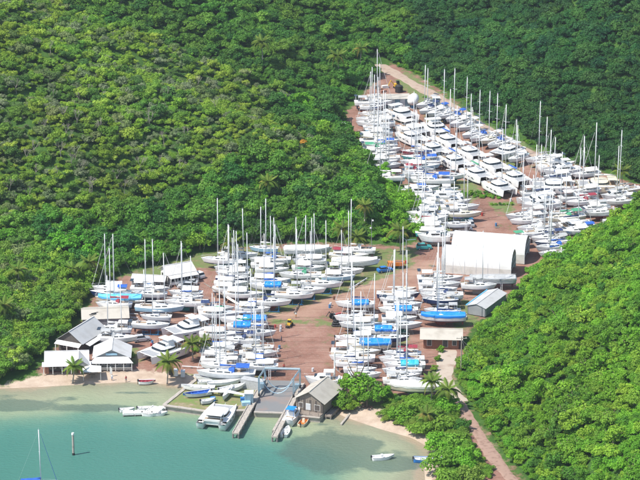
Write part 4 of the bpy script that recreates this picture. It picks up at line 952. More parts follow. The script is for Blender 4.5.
def boat(code, x, y, deg, where, hull=None, canv=None, tarp=None, anti=None, label=None, z=None, group=None, cradle=None, lab_word=None):
    L_, B_ = SIZE[code]; a = R(deg)
    if label and not free(rect(x, y, L_ * .9, B_ * .85, a)): print('OVERLAP', label, [i for i, q in enumerate(FOOT) if overlap(rect(x, y, L_ * .9, B_ * .85, a), q)])
    FOOT.append(rect(x, y, L_ + .2, B_ + .1, a))
    st = wpick(STYLES, [s[0] for s in STYLES]) if hull is None else next(s for s in STYLES if s[1] == hull)
    if code[0] in 'CPM' and hull is None: st = STYLES[0]
    cv = wpick(CANV, [s[2] for s in CANV]) if canv is None else next(s for s in CANV if s[0] == canv)
    an = rb.choice(ANTI) if anti is None else next(s for s in ANTI if s[0] == anti)
    ov = {'blue_canvas': P[cv[1]], 'blue_antifoul': P[an[1]], 'grey_canvas': P[cv[1]] if code[0] == 'C' else P['canvas_grey']}
    hullm = st[2].get('HULL')
    for k_, v in st[2].items():
        if k_ != 'HULL': ov[k_] = v
    tw = None
    if code[0] in 'TX':
        tw = tarp or rb.choice(['blue', 'white', 'white', 'grey', 'white', 'grey', 'white']); ov['bright_blue_tarp'] = {'blue': P['tarp_blue'], 'sky blue': P['tarp_sky'], 'turquoise': P['tarp_turq'], 'white': P['canvas_white'], 'grey': P['canvas_grey'], 'cream': P['canvas_white']}[tw]
    noun = NOUN[code[0]]
    if code[0] in 'TX': noun = noun.replace('sloop under a tarp', '%s-tarped sloop' % tw).replace('shrouded', '%s-tarped' % tw)
    extra = ' with %s canvas' % cv[0] if code[0] in 'SKA' else ''
    lb = label or '%s %s%s, %s' % (st[1], noun, extra, where)
    if len(lb.split()) > 16: lb = '%s %s, %s' % (st[1], noun, where)
    lb = ' '.join(lb.split()[:16])
    zz = ground(x, y) + .02 if z is None else z
    o = place(TPL[code], {'S': 'sailboat', 'A': 'sailboat', 'K': 'sailboat', 'T': 'sailboat', 'N': 'sailboat', 'X': 'sailboat', 'C': 'catamaran', 'P': 'motor_catamaran', 'M': 'motor_yacht', 'O': 'open_boat'}[code[0]], lb,
              {'C': 'catamaran', 'P': 'motor catamaran', 'M': 'motorboat', 'O': 'small boat'}.get(code[0], 'sailboat'), (x, y, zz), a, group, ov)
    if hullm:
        h = next(c_ for c_ in o.children if c_.name.startswith('hull')); h.material_slots[0].link = 'OBJECT'; h.material_slots[0].material = hullm
    sc = rb.uniform(.97, 1.03)
    for c_ in o.children:
        if c_.name.startswith(('mast',)): c_.scale = (1, 1, rb.uniform(.86, 1.14)); c_.location.z = -(c_.scale.z - 1) * 3.2
        if c_.name.startswith('furled'): c_.scale = (1, 1, 1)
    if cradle and code[0] in 'SAKTNX':
        k_ = (10, 3.2) if L_ < 11 else (12, 3.8) if L_ < 13 else (14, 4.2)
        place(CR[k_], 'boat_cradle', ('steel cradle with props holding the ' + lb.replace(' with', ',', 1) if False else 'blue steel cradle under the ' + (lb if len(lb.split()) < 12 else '%s, %s' % (noun.split(' under')[0], where))), 'boat cradle', (x, y, zz), a, 'cradles under the boats')
    return o
ORD = ['front', 'second', 'third', 'fourth', 'fifth', 'sixth', 'seventh', 'eighth', 'ninth', 'tenth', 'eleventh', 'twelfth', 'thirteenth', 'fourteenth', 'fifteenth', 'sixteenth', 'seventeenth', 'eighteenth', 'nineteenth', 'twentieth', 'twenty-first', 'twenty-second', 'twenty-third', 'twenty-fourth', 'twenty-fifth']
def pb(px, py): return on_floor(px, py, 2.1)         # pixel of the middle of a hull standing on the ground
def zone(name, poly, deg, codes, weights, group, pitch=3.45, flip=.5, jit=2.2, gap=.3, cradles=False, skip=.0, margin=.0, darts=5000):
    W = [pb(*p) for p in poly]; a = R(deg); ax = (math.cos(a), math.sin(a)); bx = (-ax[1], ax[0])
    us = [p[0] * ax[0] + p[1] * ax[1] for p in W]; vs = [p[0] * bx[0] + p[1] * bx[1] for p in W]; found = []
    def ins(x, y): return bool(inside(np.array([x]), np.array([y]), W)[0])
    base = len(FOOT); best = None
    for off in (3.6, 5.2, 6.8, 8.4, 10.0):
        del FOOT[base:]; fnd = []; u = min(us) + off
        while u < max(us):
            v = min(vs); code = wpick(codes, weights)
            while v < max(vs):
                L_, B_ = SIZE[code]; uj = u + rb.uniform(-.9, .9)
                x, y = uj * ax[0] + v * bx[0], uj * ax[1] + v * bx[1]; d = deg + (180 if rb.random() < flip else 0) + rb.uniform(-jit, jit)
                if all(ins(x + s_ * ax[0] * L_ * .38, y + s_ * ax[1] * L_ * .38) for s_ in (-1, 0, 1)) and free(rect(x, y, L_ * .95, B_ * 1.0, R(d))):
                    FOOT.append(rect(x, y, L_ * .95, B_, R(d))); fnd.append([(code, x, y, d)]); code = wpick(codes, weights); v += B_ * .8
                v += .3
            u += 10.5
        if best is None or len(fnd) > len(best[0]): best = (fnd, FOOT[base:])
    found = best[0]; FOOT[base:] = best[1]
    flat = [q for row in found for q in row]; x0, x1 = min(p[0] for p in W), max(p[0] for p in W); y0, y1 = min(p[1] for p in W), max(p[1] for p in W)
    for _ in range(darts):
        x, y = rb.uniform(x0, x1), rb.uniform(y0, y1); code = wpick(codes, weights) if _ < darts * .5 else rb.choice(['S9', 'S9', 'S10', 'A10', 'O5', 'O7'] if _ > darts * .8 else ['S9', 'S10', 'A10', 'S11']); L_, B_ = SIZE[code]
        if not ins(x, y) or not (ins(x + ax[0] * L_ * .4, y + ax[1] * L_ * .4) and ins(x - ax[0] * L_ * .4, y - ax[1] * L_ * .4)): continue
        d = deg + (180 if rb.random() < flip else 0) + rb.uniform(-jit, jit); r_ = rect(x, y, L_ * .95, B_ * .98, R(d))
        if free(r_): FOOT.append(r_); flat.append((code, x, y, d))
    if not flat: return []
    key = (lambda q: q[2])
    flat.sort(key=key); rows = []
    for q in flat:
        if rows and q[2] - rows[-1][0][2] < 3.2: rows[-1].append(q)
        else: rows.append([q])
    for ri, row in enumerate(rows):
        row.sort(key=lambda q: q[1])
        for ci, (code, x, y, d) in enumerate(row):
            rn = 'the back' if ri == len(rows) - 1 else ORD[min(ri, 24)]
            pos = '' if len(row) == 1 else 'left end of ' if ci == 0 else 'right end of ' if ci == len(row) - 1 else ('middle of ' if len(row) == 3 else '%s in ' % ORD[ci])
            boat(code, x, y, d, '%s%s row, %s' % (pos, rn, name), group=group, cradle=cradles and (ci == len(row) - 1 or ri < 2))
    print(name, len(flat), len(rows))
    return found
G1 = 'boats in the lower right yard'; G2 = 'boats in the lower left yard'; G3 = 'boats in the middle row by the wood'; G4 = 'boats in the upper yard, left block'; G5 = 'catamarans of the upper yard'; G6 = 'boats of the upper yard, right block'; G7 = 'boats beside the white shelters'
def mb_(code, px, py, deg, label, z=None, **k):
    x, y = pb(px, py) if z is None else on_level(px, py, z + 1.0); return boat(code, x, y, deg, '', label=label, z=z, **k)

# reserve room for things that are not boats
def reserve(px, py, L_, B_, deg=0): x, y = on_floor(px, py); FOOT.append(rect(x, y, L_, B_, R(deg)))
reserve(178, 279, 13, 13, 20); reserve(150, 287, 11, 7); reserve(487, 308, 18, 7, 42); reserve(442, 345, 13, 9); reserve(390, 102, 15, 6, 5); reserve(105, 325, 18, 12); reserve(83, 350, 16, 14); reserve(112, 362, 14, 12)
reserve(483, 275, 25, 12); reserve(492, 262, 25, 13); reserve(142, 341, 5, 2.5); reserve(316, 402, 12, 14); reserve(192, 345, 4, 4); reserve(168, 372, 4, 4); reserve(196, 283, 8, 6); reserve(340, 322, 8, 4); reserve(337, 378, 2, 4)

# ---- boats that can be named one by one
mb_('S14', 226, 373, 177, 'long pale grey sloop nearest the grassy quay, with sky blue bimini', hull='grey', canv='blue', anti='red', cradle=False)
mb_('S12', 222, 261, 178, 'white sloop with bow against the wood, left end of the back row', hull='white', canv='white', group=G3)
mb_('X13', 308, 251, 2, 'pale tarp-shrouded hull at the wood edge behind the middle masts', hull='grey', tarp='white', group=G3)
mb_('X13', 356, 263, 2, 'large white-shrouded hull at the right end of the back row', hull='white', tarp='white', group=G3)
mb_('S12', 270, 261, 182, 'long grey-sided sloop in the back row, left of the shrouded hull', hull='grey', canv='blue', group=G3)
mb_('S11', 345, 272, 2, 'white sloop whose bow ends nearest the blue car', hull='white', canv='white', group=G3, cradle=True)
mb_('S12', 322, 285, -4, 'white sloop with teal bottom paint facing the grass', hull='white', canv='white', anti='teal', group=G3, cradle=True)
mb_('S11', 307, 291, -3, 'white sloop with blue props standing under the teal-bottomed one', hull='white', canv='grey', group=G3, cradle=True)
mb_('S12', 293, 296, -4, 'white sloop whose bow points at the wooden plank on the verge', hull='white', canv='white', group=G3, cradle=True)
mb_('S12', 270, 303, -4, 'white sloop with rust red keel at the grass verge', hull='white', canv='navy', anti='red', group=G3, cradle=True)
mb_('S10', 253, 310, -5, 'white sloop nearest the open brown yard, front of the middle row', hull='white', canv='blue', group=G3, cradle=True)
mb_('T11', 268, 287, 175, 'white sloop with bright blue tarp in the middle row', hull='white', tarp='blue', group=G3)
mb_('S12', 300, 276, 180, 'white sloop with green canvas in the middle row', hull='white', canv='green', group=G3)
mb_('T12f', 119, 300, 178, 'teal-bottomed hull under a long sky blue tarp by the thicket', hull='cream', tarp='sky blue', anti='teal', group=G2)
mb_('K13', 160, 309, -3, 'long pale green ketch in the lower left yard', hull='pale blue', canv='white', group=G2)
mb_('S11', 118, 339, -4, 'white sloop directly behind the gabled beach house', hull='white', canv='grey', group=G2, cradle=True)
mb_('S11', 112, 330, 176, 'second white sloop behind the gabled beach house', hull='white', canv='white', group=G2)
mb_('N11', 151, 326, -6, 'worn grey hull with red bottom paint above the silver car', hull='grey', canv='blue', anti='red', group=G2, cradle=True)
mb_('PC', 188, 328, 215, 'white motor catamaran behind the other one, left of the mast cluster', group='white motor catamarans')
mb_('PC', 163, 350, 225, 'white motor catamaran nearest the beach, behind the foreground palm', group='white motor catamarans')
mb_('T12', 243, 321, 178, 'sloop with bright blue tarp at the back of the mast cluster', hull='white', tarp='blue', group=G2)
mb_('S11', 240, 341, 180, 'white sloop with navy boom cover at the edge of the brown yard', hull='white', canv='navy', group=G2)
mb_('XB', 365, 345, 178, 'cream hull half covered with a bright blue tarp', hull='cream', tarp='blue', group=G1, cradle=True)
mb_('T12f', 442, 318, 178, 'sloop under a bright blue tarp just behind the brick building', hull='white', tarp='blue', group=G1)
mb_('T11', 404, 366, 180, 'sloop with turquoise tarp, lower right yard', hull='white', tarp='turquoise', group=G1)
mb_('X13', 414, 388, 178, 'cream-tarped long hull just above the shore thicket', hull='cream', tarp='cream', group=G1)
mb_('T11', 355, 305, 178, 'sloop with bright blue cover at the top left of the lower right yard', hull='white', tarp='blue', group=G1)
mb_('S12', 356, 319, 180, 'white sloop standing right of the black tyres', hull='white', canv='white', group=G1, cradle=True)
mb_('S12', 352, 359, 178, 'white sloop beside the wind turbine pole', hull='white', canv='white', group=G1)
mb_('T11', 378, 331, 178, 'sloop with blue cover two rows behind the cream hull', hull='white', tarp='blue', group=G1)
mb_('T11', 398, 311, 178, 'sloop with blue cover near the top of the lower right yard', hull='white', tarp='blue', group=G1)
mb_('M9', 323, 381, 176, 'white motorboat parked behind the boathouse', hull='white', canv='white')
# upper yard catamarans running down the slope
cats = [(404, 112, 300), (413, 123, 302), (422, 132, 300)]
for n_, (ex, ey), cds, ords, where_ in ((5, (500, 186), ['C12', 'C12', 'C12', 'C12', 'C12'], ['lowest', 'fourth', 'third', 'second', 'topmost'], 'diagonal line in the centre of the upper yard'), (4, (515, 177), ['C12', 'CN', 'C12', 'C12'], ['lowest', 'third', 'second', 'topmost'], 'line right of the central diagonal one')):
    e_ = pb(ex, ey)
    for k in range(n_):
        q_ = 12.9 * k; x, y = e_[0] - math.cos(R(298)) * q_, e_[1] - math.sin(R(298)) * q_
        boat(cds[k], x, y, 298, '', label='white catamaran, %s of the %s' % (ords[k], where_), group=G5, anti='blue')
for k, (a, b_) in enumerate([(436, 128), (402, 113), (415, 129)]): mb_('PC' if k == 0 else 'CN', a, b_, 285 if k == 0 else 303, ['white motor catamaran with yellow box above the diagonal line of catamarans', 'white catamaran hull below the long blue-grey store', 'white catamaran facing the gap above the centre of the upper yard'][k], group=G5)
mb_('C14', 598, 184, 181, 'large cream catamaran at the right end of the upper yard', hull='cream', anti='grey', group=G6)
mb_('C14', 553, 185, 181, 'white catamaran left of the large cream one', anti='blue', group=G6)
mb_('S14', 430, 181, 178, 'long white mastless-looking hull at the foot of the upper left block', hull='white', group=G4)
mb_('S13', 384, 182, 182, 'teal-bottomed sloop by the trees at the foot of the upper left block', hull='white', anti='teal', group=G4)
mb_('M12', 442, 198, 180, 'white motor cruiser with three windows below the green brush band', hull='white', canv='white', group=G7)
mb_('S12', 460, 208, 2, 'white sloop left of the two parked cars', hull='white', canv='white', group=G7)
mb_('T11', 398, 94, 300, 'sloop with round blue cover below the long blue-grey store', hull='white', tarp='blue') if False else None

# ---- rows of boats
allS = ['S9', 'S10', 'S11', 'S12', 'S13', 'A12', 'A10', 'K13', 'T11', 'N11', 'N12', 'X13']; wS = [2, 3, 4, 4, 3, 3, 3, 1, .5, .8, .8, .5]
zone('middle block by the wood', [(228, 252), (262, 246), (380, 252), (384, 262), (352, 282), (330, 292), (290, 305), (262, 312), (236, 312), (226, 296), (216, 290), (214, 270)], -3, allS, wS, G3, pitch=3.4, flip=.4)
zone('block behind the motor catamarans', [(84, 288), (132, 286), (202, 290), (206, 304), (186, 314), (172, 316), (148, 334), (138, 350), (112, 344), (98, 336), (100, 318), (84, 312)], -3, allS, wS, G2, pitch=3.45)
zone('cluster left of the brown yard', [(200, 308), (264, 311), (274, 330), (275, 372), (176, 372), (182, 360), (206, 342), (202, 325)], 0, allS, wS, G2, pitch=3.45)
zone('lower right yard', [(392, 292), (398, 282), (444, 272), (520, 276), (508, 290), (474, 304), (464, 314), (430, 322), (420, 335), (420, 350), (434, 352), (436, 372), (428, 388), (378, 390), (338, 378), (336, 352), (332, 340), (344, 310), (362, 300)], -1, allS, wS, G1, pitch=3.8)
zone('upper yard left block', [(362, 100), (410, 100), (424, 118), (438, 145), (446, 160), (470, 176), (466, 188), (404, 190), (384, 178), (366, 160), (346, 142), (345, 120)], 2, allS, wS, G4, pitch=3.35)
zone('upper yard back corner', [(414, 106), (436, 100), (472, 120), (504, 138), (530, 152), (520, 176), (506, 170), (474, 142), (445, 130), (424, 122)], 228, ['S10', 'S11', 'S12', 'C12', 'CN', 'N12'], [3, 3, 3, 2.5, 1, 1], G6, pitch=4.5, flip=.05)
zone('upper yard right block', [(512, 146), (545, 155), (580, 166), (634, 184), (640, 194), (580, 194), (516, 193), (506, 178), (502, 158)], 200, ['S10', 'S11', 'S12', 'C12', 'C14', 'CN', 'M12'], [3, 3, 3, 3, 2, 1, 1], G6, pitch=4.4, flip=.05)
zone('block right of the dirt lane', [(522, 192), (640, 192), (625, 210), (600, 228), (575, 246), (552, 264), (498, 254), (500, 232), (512, 214)], 197, ['S11', 'S12', 'S13', 'C12', 'M9', 'M12', 'PC', 'N12'], [3, 3, 3, 2.5, 1.5, 1.5, 1, 1], G7, pitch=4.3, flip=.1)
zone('block left of the dirt lane', [(396, 188), (430, 190), (478, 196), (480, 212), (466, 228), (456, 240), (420, 240), (400, 214)], 3, ['S10', 'S11', 'S12', 'M9', 'M12', 'N12'], [3, 3, 3, 1.5, 1.5, 1], G7, pitch=3.45)
print('boats', len(FOOT))

# ---- small yard gear among the hulls
hulls = [o for o in bpy.data.objects if o.type == 'EMPTY' and o.get('group') in (G1, G2, G3, G4, G6, G7) and o.name.startswith('sailboat')]
rb.shuffle(hulls)
lad = MB()
for s_ in (-1, 1): lad.tube((0, s_ * .24, 0), (.95, s_ * .24, 3.3), .05, n=4)
lm_ = lad.mesh('rails', P['alu']); rg_ = MB().tube((0, -.24, 0), (0, .24, 0), .03, n=4).mesh('rung', P['alu'])
ZN = {G1: 'lower right yard', G2: 'lower left yard', G3: 'middle row by the wood', G4: 'upper yard left block', G6: 'upper yard right block', G7: 'rows beside the dirt lane'}
for h_ in hulls[:34]:
    a = h_.rotation_euler[2]; sd = -1 if math.cos(a) > 0 else 1; q = h_.matrix_basis @ Vector((-2.6, sd * 2.55, 0))
    o = thing('ladder', 'aluminium ladder leaning on a hull in the ' + ZN[h_['group']], 'ladder', (q.x, q.y, ground(q.x, q.y)), a - sd * math.pi / 2 + math.pi if False else (a + (math.pi / 2 if sd < 0 else -math.pi / 2)), 'ladders in the ' + ZN[h_['group']])
    link('rails', lm_, o)
    for k in range(8): link('rung', rg_, o, (.12 + .105 * k, 0, .4 + .365 * k))
dr = MB().loft([[(r_ * math.cos(a), r_ * math.sin(a), z_) for a in [6.283 * k / 12 for k in range(12)]] for z_, r_ in ((0, .29), (.28, .29), (.3, .31), (.32, .29), (.58, .29), (.6, .31), (.62, .29), (.9, .29))], closed=True, caps=True)
DRM = [dr.mesh('oil_drum', P[m_]) for m_ in ('stand_blue', 'rust', 'red', 'lgrey')]
PAL = MB(); [PAL.box((0, -.5 + .25 * k, .12), (1.2, .14, .03)) for k in range(5)]; [PAL.box((q, 0, .05), (.1, 1.1, .1)) for q in (-.5, 0, .5)]
PM = PAL.mesh('slats', P['wood']); ng_ = 0
for px, py, zn in [(330, 306, 'lower right yard'), (334, 352, 'lower right yard'), (332, 368, 'lower right yard'), (276, 350, 'lower left yard'), (278, 330, 'lower left yard'), (205, 306, 'lower left yard'), (268, 316, 'middle row verge'), (330, 300, 'middle row verge'), (406, 262, 'middle row verge'), (437, 268, 'shelters'),
                   (488, 192, 'dirt lane'), (481, 214, 'dirt lane'), (499, 228, 'dirt lane'), (512, 200, 'dirt lane'), (150, 346, 'lower left yard'), (140, 352, 'lower left yard'), (246, 378, 'travel lift'), (310, 372, 'travel lift'), (428, 352, 'brick workshop'), (460, 268, 'shelters')]:
    for k in range(4):
        x, y = on_floor(px + rb.uniform(-4, 4), py + rb.uniform(-2, 2))
        if not free(rect(x, y, 1, 1, 0)): continue
        FOOT.append(rect(x, y, 1.1, 1.1, 0)); i = rb.randrange(5)
        if i < 4:
            o = link('oil_drum', DRM[i], None, (x, y, ground(x, y))); tag(o, ['blue', 'rusty', 'red', 'pale grey'][i] + ' drum standing near the ' + zn, 'drum', 'drums near the ' + zn)
        else: o = thing('pallet', 'wooden pallet lying near the ' + zn, 'pallet', (x, y, ground(x, y)), rb.uniform(0, 3), 'pallets near the ' + zn); link('slats', PM, o)

# ------------------------------------------------------------ buildings
def quadplate(mb, pts, t=.08, mi=0):
    a, b_, c_ = Vector(pts[0]), Vector(pts[1]), Vector(pts[2]); n = (b_ - a).cross(c_ - a).normalized()
    if n.z < 0: n = -n
    lo = [tuple(Vector(p) - n * t) for p in pts]; k = len(pts)
    mb.add([tuple(p) for p in pts] + lo, [tuple(range(k)), tuple(range(2 * k - 1, k - 1, -1))] + [(i, i + k, (i + 1) % k + k, (i + 1) % k) for i in range(k)], mi)
def sheets(root, a, b_, c_, d, n, mat, name='roof_sheet', t=.06):
    """a roof plane from eave a-b to ridge d-c laid as n overlapping sheets, each a part"""
    a, b_, c_, d = map(Vector, (a, b_, c_, d))
    for i in range(n):
        f0, f1 = i / n, (i + 1) / n + (.01 if i < n - 1 else 0); mb = MB(); up = Vector((0, 0, .012 * (i % 2)))
        quadplate(mb, [a.lerp(b_, f0) + up, a.lerp(b_, f1) + up, d.lerp(c_, f1) + up, d.lerp(c_, f0) + up], t)
        part(name, mb, mat, root)
def gable(name, label, cat, x, y, rz, L, W, hw, hr, roofm, wallm, ov=.6, z=None, nsheet=6, posts=None, front='', wins=(), cut=None, wall_L=None):
    """ridge along local x; local -y long side"""
    z = ground(x, y) if z is None else z; o = thing(name, label, cat, (x, y, z), rz); wl = wall_L or L
    if wallm:
        mb = MB(); l, w = wl / 2, W / 2
        for (p, q) in (((-l, -w), (l, -w)), ((l, -w), (l, w)), ((l, w), (-l, w)), ((-l, w), (-l, -w))):
            cx, cy = (p[0] + q[0]) / 2, (p[1] + q[1]) / 2; ln = math.hypot(q[0] - p[0], q[1] - p[1]); an = math.atan2(q[1] - p[1], q[0] - p[0])
            part('wall', MB().box((0, 0, 0), (ln - .2, .18, hw)), wallm, o, (cx, cy, hw / 2), an)
        for s_ in (-1, 1): part('gable_wall', MB().prism([(-w, hw), (w, hw), (0, hr - .12)], -.09, .09), wallm, o).matrix_local = Matrix(((0, 0, 1, s_ * (l - .02)), (1, 0, 0, 0), (0, 1, 0, 0), (0, 0, 0, 1)))
    e = hw - ov * (hr - hw) / (W / 2); l = L / 2 + ov; w = W / 2 + ov
    sheets(o, (-l, -w, e + .08), (l, -w, e + .08), (l, 0, hr + .08), (-l, 0, hr + .08), nsheet, roofm)
    sheets(o, (-l, w, e + .08), (l, w, e + .08), (l, 0, hr + .08), (-l, 0, hr + .08), nsheet, roofm)
    part('ridge_cap', MB().box((0, 0, hr + .10), (2 * l, .35, .06)), roofm, o)
    for (side, u, zc, ww, hh, mat) in wins:      # side: 0 -y, 1 +x, 3 -x
        nrm = {0: (0, -1), 1: (1, 0), 3: (-1, 0)}[side]; an = {0: 0, 1: math.pi / 2, 3: math.pi / 2}[side]
        px_, py_ = (u, -W / 2) if side == 0 else ((wl / 2 if side == 1 else -wl / 2), u)
        f = part('window', MB().box((0, 0, 0), (ww + .16, .10, hh + .16)), P['wall_white'], o, (px_ + nrm[0] * .10, py_ + nrm[1] * .10, zc), an)
        g = part('pane', MB().box((0, 0, 0), (ww, .06, hh)), mat, f, (0, 0, 0)); g.location = (0, (-1 if side in (0, 1) else 1) * .05, 0)
    return o
def posts(o, pts, h, r=.09, mat=None, name='post'):
    for p in pts: part(name, MB().box((0, 0, h / 2), (r * 2, r * 2, h)), mat or P['wall_white'], o, (p[0], p[1], 0))
G_ = P['glass']
# leftmost beach building: low roof with a gable facing the water
x, y = on_floor(66, 371)
o = gable('beach_restaurant', 'low white roofed beach building at the far left, behind the palm', 'building', x, y + 3.2, R(4), 10.0, 6.0, 2.4, 4.0, P['roof_white'], P['dwood'], ov=.5, wins=((0, -3.4, 1.3, 1.3, 1.2, G_), (0, -.9, 1.3, 1.3, 1.2, G_), (0, 1.8, 1.3, 1.3, 1.2, G_)))
sheets(o, (-6, -5.3, 2.05), (6, -5.3, 2.05), (6, -3.3, 2.5), (-6, -3.3, 2.5), 6, P['roof_white'], 'veranda_sheet'); posts(o, [(-5.6 + 2.25 * k, -5.0) for k in range(6)], 2.0)
sheets(o, (.4, -5.7, 2.3), (.4, 0, 2.3), (3.0, 0, 4.15), (3.0, -5.7, 4.15), 3, P['roof_white'], 'porch_gable_sheet'); sheets(o, (5.6, -5.7, 2.3), (5.6, 0, 2.3), (3.0, 0, 4.15), (3.0, -5.7, 4.15), 3, P['roof_grey'], 'porch_gable_sheet')
part('porch_gable', MB().prism([(.6, 2.2), (5.4, 2.2), (3.0, 3.95)], 5.2, 5.35), P['wall_grey'], o).matrix_local = Matrix(((1, 0, 0, 0), (0, 0, -1, 0), (0, 1, 0, 0), (0, 0, 0, 1)))
for k, a_ in enumerate((-4.8, 3.4)): part('brick_pier', MB().box((0, 0, 1), (.9, .4, 2.0)), P['brick'], o, (a_, -4.6, 0))
# gabled house behind it
x, y = on_floor(82, 352, 0)
o = gable('gabled_house', 'grey gabled house behind the low beach building', 'building', x - .4, y + 4.6, R(64), 11.0, 6.8, 3.2, 5.6, P['roof_grey'], P['dwood'], ov=.6, wins=((3, -1.5, 1.6, 1.0, 1.1, G_), (3, 1.4, 1.6, 1.0, 1.1, G_)))
sheets(o, (-5.0, -5.4, 2.3), (4.6, -5.4, 2.3), (4.6, -4.1, 2.7), (-5.0, -4.1, 2.7), 5, P['roof_white'], 'lean_to_sheet')
sheets(o, (-7.4, -3.6, 2.3), (-7.4, 3.6, 2.3), (-5.9, 3.6, 2.9), (-5.9, -3.6, 2.9), 4, P['roof_white'], 'porch_sheet'); posts(o, [(-7.2, -3.3), (-7.2, 0), (-7.2, 3.3)], 2.3)
# beige flat workshop roof
x, y = on_floor(104, 328, 0)
o = gable('beige_workshop', 'wide beige low roofed workshop beside the thicket', 'building', x, y + 4.4, R(6), 11.5, 8.5, 2.4, 3.5, P['roof_beige'], P['wall_grey'], ov=.4)
for k in range(2): part('roof_vent', MB().box((0, 0, 0), (2.0, .25, .14)), P['black'], o, (-3.2 + k * .5, -2.8 + k * .8, 3.15), R(28))
# beach house with raised clerestory gable towards the sea
x, y = on_floor(111, 369)
o = gable('beach_house', 'beach house with a stepped white gable facing the water', 'building', x, y + 5.0, R(92), 7.5, 8.6, 2.7, 4.7, P['roof_white'], P['wall_grey'], ov=.5, nsheet=5,
          wins=((3, -3.0, 1.3, 1.2, 1.3, G_), (3, -1.0, 1.3, 1.2, 1.3, G_), (3, 1.0, 1.3, 1.2, 1.3, G_), (3, 3.0, 1.3, 1.2, 1.3, G_)))
sheets(o, (-6.4, 5.4, 2.0), (-6.4, -5.4, 2.0), (-4.1, -4.0, 2.9), (-4.1, 4.0, 2.9), 6, P['roof_white'], 'veranda_sheet'); posts(o, [(-6.2, -5 + 2 * k) for k in range(6)], 2.0)
part('clerestory_window', MB().box((0, 0, 0), (.08, 2.8, .5)), P['ltblue'], o, (-4.02, 0, 3.5))
part('rail', MB().box((-6.3, 0, .8), (.06, 10, .1)).box((-6.3, 0, .45), (.06, 10, .06)), P['wall_white'], o)
# two small white-roofed buildings by the wood
x, y = on_floor(149, 290)
o = gable('open_shed', 'long low white roofed shed left of the white bungalow', 'shed', x, y + 2.6, R(-9), 8.6, 3.6, 2.3, 3.2, P['roof_white'], P['dwood'], ov=.4, wins=((0, -2.7, 1.3, 1.4, 1.1, G_), (0, 0, 1.2, 1.4, 1.4, P['blue']), (0, 2.7, 1.3, 1.3, 1.1, G_)))
x, y = on_floor(175, 285)
o = gable('bungalow', 'small white bungalow with veranda at the edge of the wood', 'building', x + .4, y + 4.2, R(28), 7.2, 5.2, 3.0, 4.4, P['roof_white'], P['wall_white'], ov=.7, wins=((3, -1.3, 1.7, .8, .9, G_), (3, 1.3, 1.7, .8, .9, G_), (0, -2.6, 1.6, 1.2, 1.9, G_), (0, -.9, 1.6, 1.2, 1.9, G_), (0, .9, 1.6, 1.2, 1.9, G_), (0, 2.6, 1.6, 1.2, 1.9, G_)))
sheets(o, (-4.2, -4.9, 2.2), (4.2, -4.9, 2.2), (4.2, -3.2, 2.6), (-4.2, -3.2, 2.6), 5, P['roof_white'], 'veranda_sheet'); posts(o, [(-4.0 + 2.0 * k, -4.7) for k in range(5)], 2.2)
part('veranda_rail', MB().box((0, -4.72, .75), (8.0, .06, .7)), P['wall_white'], o)
# brick-fronted building, lower right yard
x, y = on_floor(442, 350)
o = gable('brick_workshop', 'brick fronted workshop with wide beige roof at the road end', 'building', x, y + 4.0, R(-3), 8.8, 6.5, 2.9, 4.0, P['roof_beige'], P['brick'], ov=1.0, wins=((0, -3.0, 1.5, 1.1, 1.5, P['dwood']), (0, 1.0, 1.4, 1.2, 1.9, P['dwood']), (0, 3.3, 1.5, 1.0, 1.2, G_)))
# shed half under the hillside trees
x, y = on_floor(487, 309); z = ground(x, y)
o = gable('narrow_shed', 'narrow grey roofed shed running up to the right hillside, below the shelters', 'shed', x, y + 1, R(62), 13.0, 5.0, 2.3, 3.1, P['roof_grey'], P['wall_grey'], ov=.3, nsheet=7)
part('blue_gutter', MB().box((0, 2.95, 2.35), (13.2, .25, .16)), P['tarp_sky'], o)
# boathouse on the quay
x, y = on_floor(311, 414)
BX, BY, BA = x, y, R(66)
o = gable('boathouse', 'weathered wooden boathouse with pale roof at the end of the lift quay', 'boathouse', x + 1.6, y + 5.4, BA, 9.5, 7.0, 3.1, 5.2, P['roof_beige'], P['wood'], ov=.7, z=1.22, wins=((3, .3, 1.3, 1.1, 1.5, P['lgrey']), (3, 2.2, 1.5, 1.0, 1.1, P['dwood']), (3, -2.0, 1.4, 1.3, 1.3, P['dwood'])))
for k in range(14): part('plank', MB().box((0, 0, 1.55), (.05, .42, 3.08)), P['wood'] if k % 3 else P['dwood'], o, (-4.87, -3.25 + .5 * k, 0))
part('deck', MB().box((-6.0, 0, .12), (2.2, 7.0, .14)), P['wood'], o); posts(o, [(-6.9, -3.2), (-6.9, -1), (-6.9, 1.2), (-6.9, 3.2)], 1.0, .05, P['wood'], 'rail_post')
# long store at the top of the yard
x, y = on_floor(389, 106)
o = thing('long_store', 'long blue-grey store with flat roof at the top of the yard', 'storage building', (x, y, ground(x, y)), R(5))
for k in range(8): part('wall_panel', MB().box((-5.8 + 1.66 * k, 0, 1.5), (1.6, 4.4, 3.0)), P['steel_blue'] if k % 2 else P['lgrey'], o)
sheets(o, (-6.9, -2.7, 3.05), (6.9, -2.7, 3.05), (6.9, 2.7, 3.35), (-6.9, 2.7, 3.35), 7, P['roof_beige'])
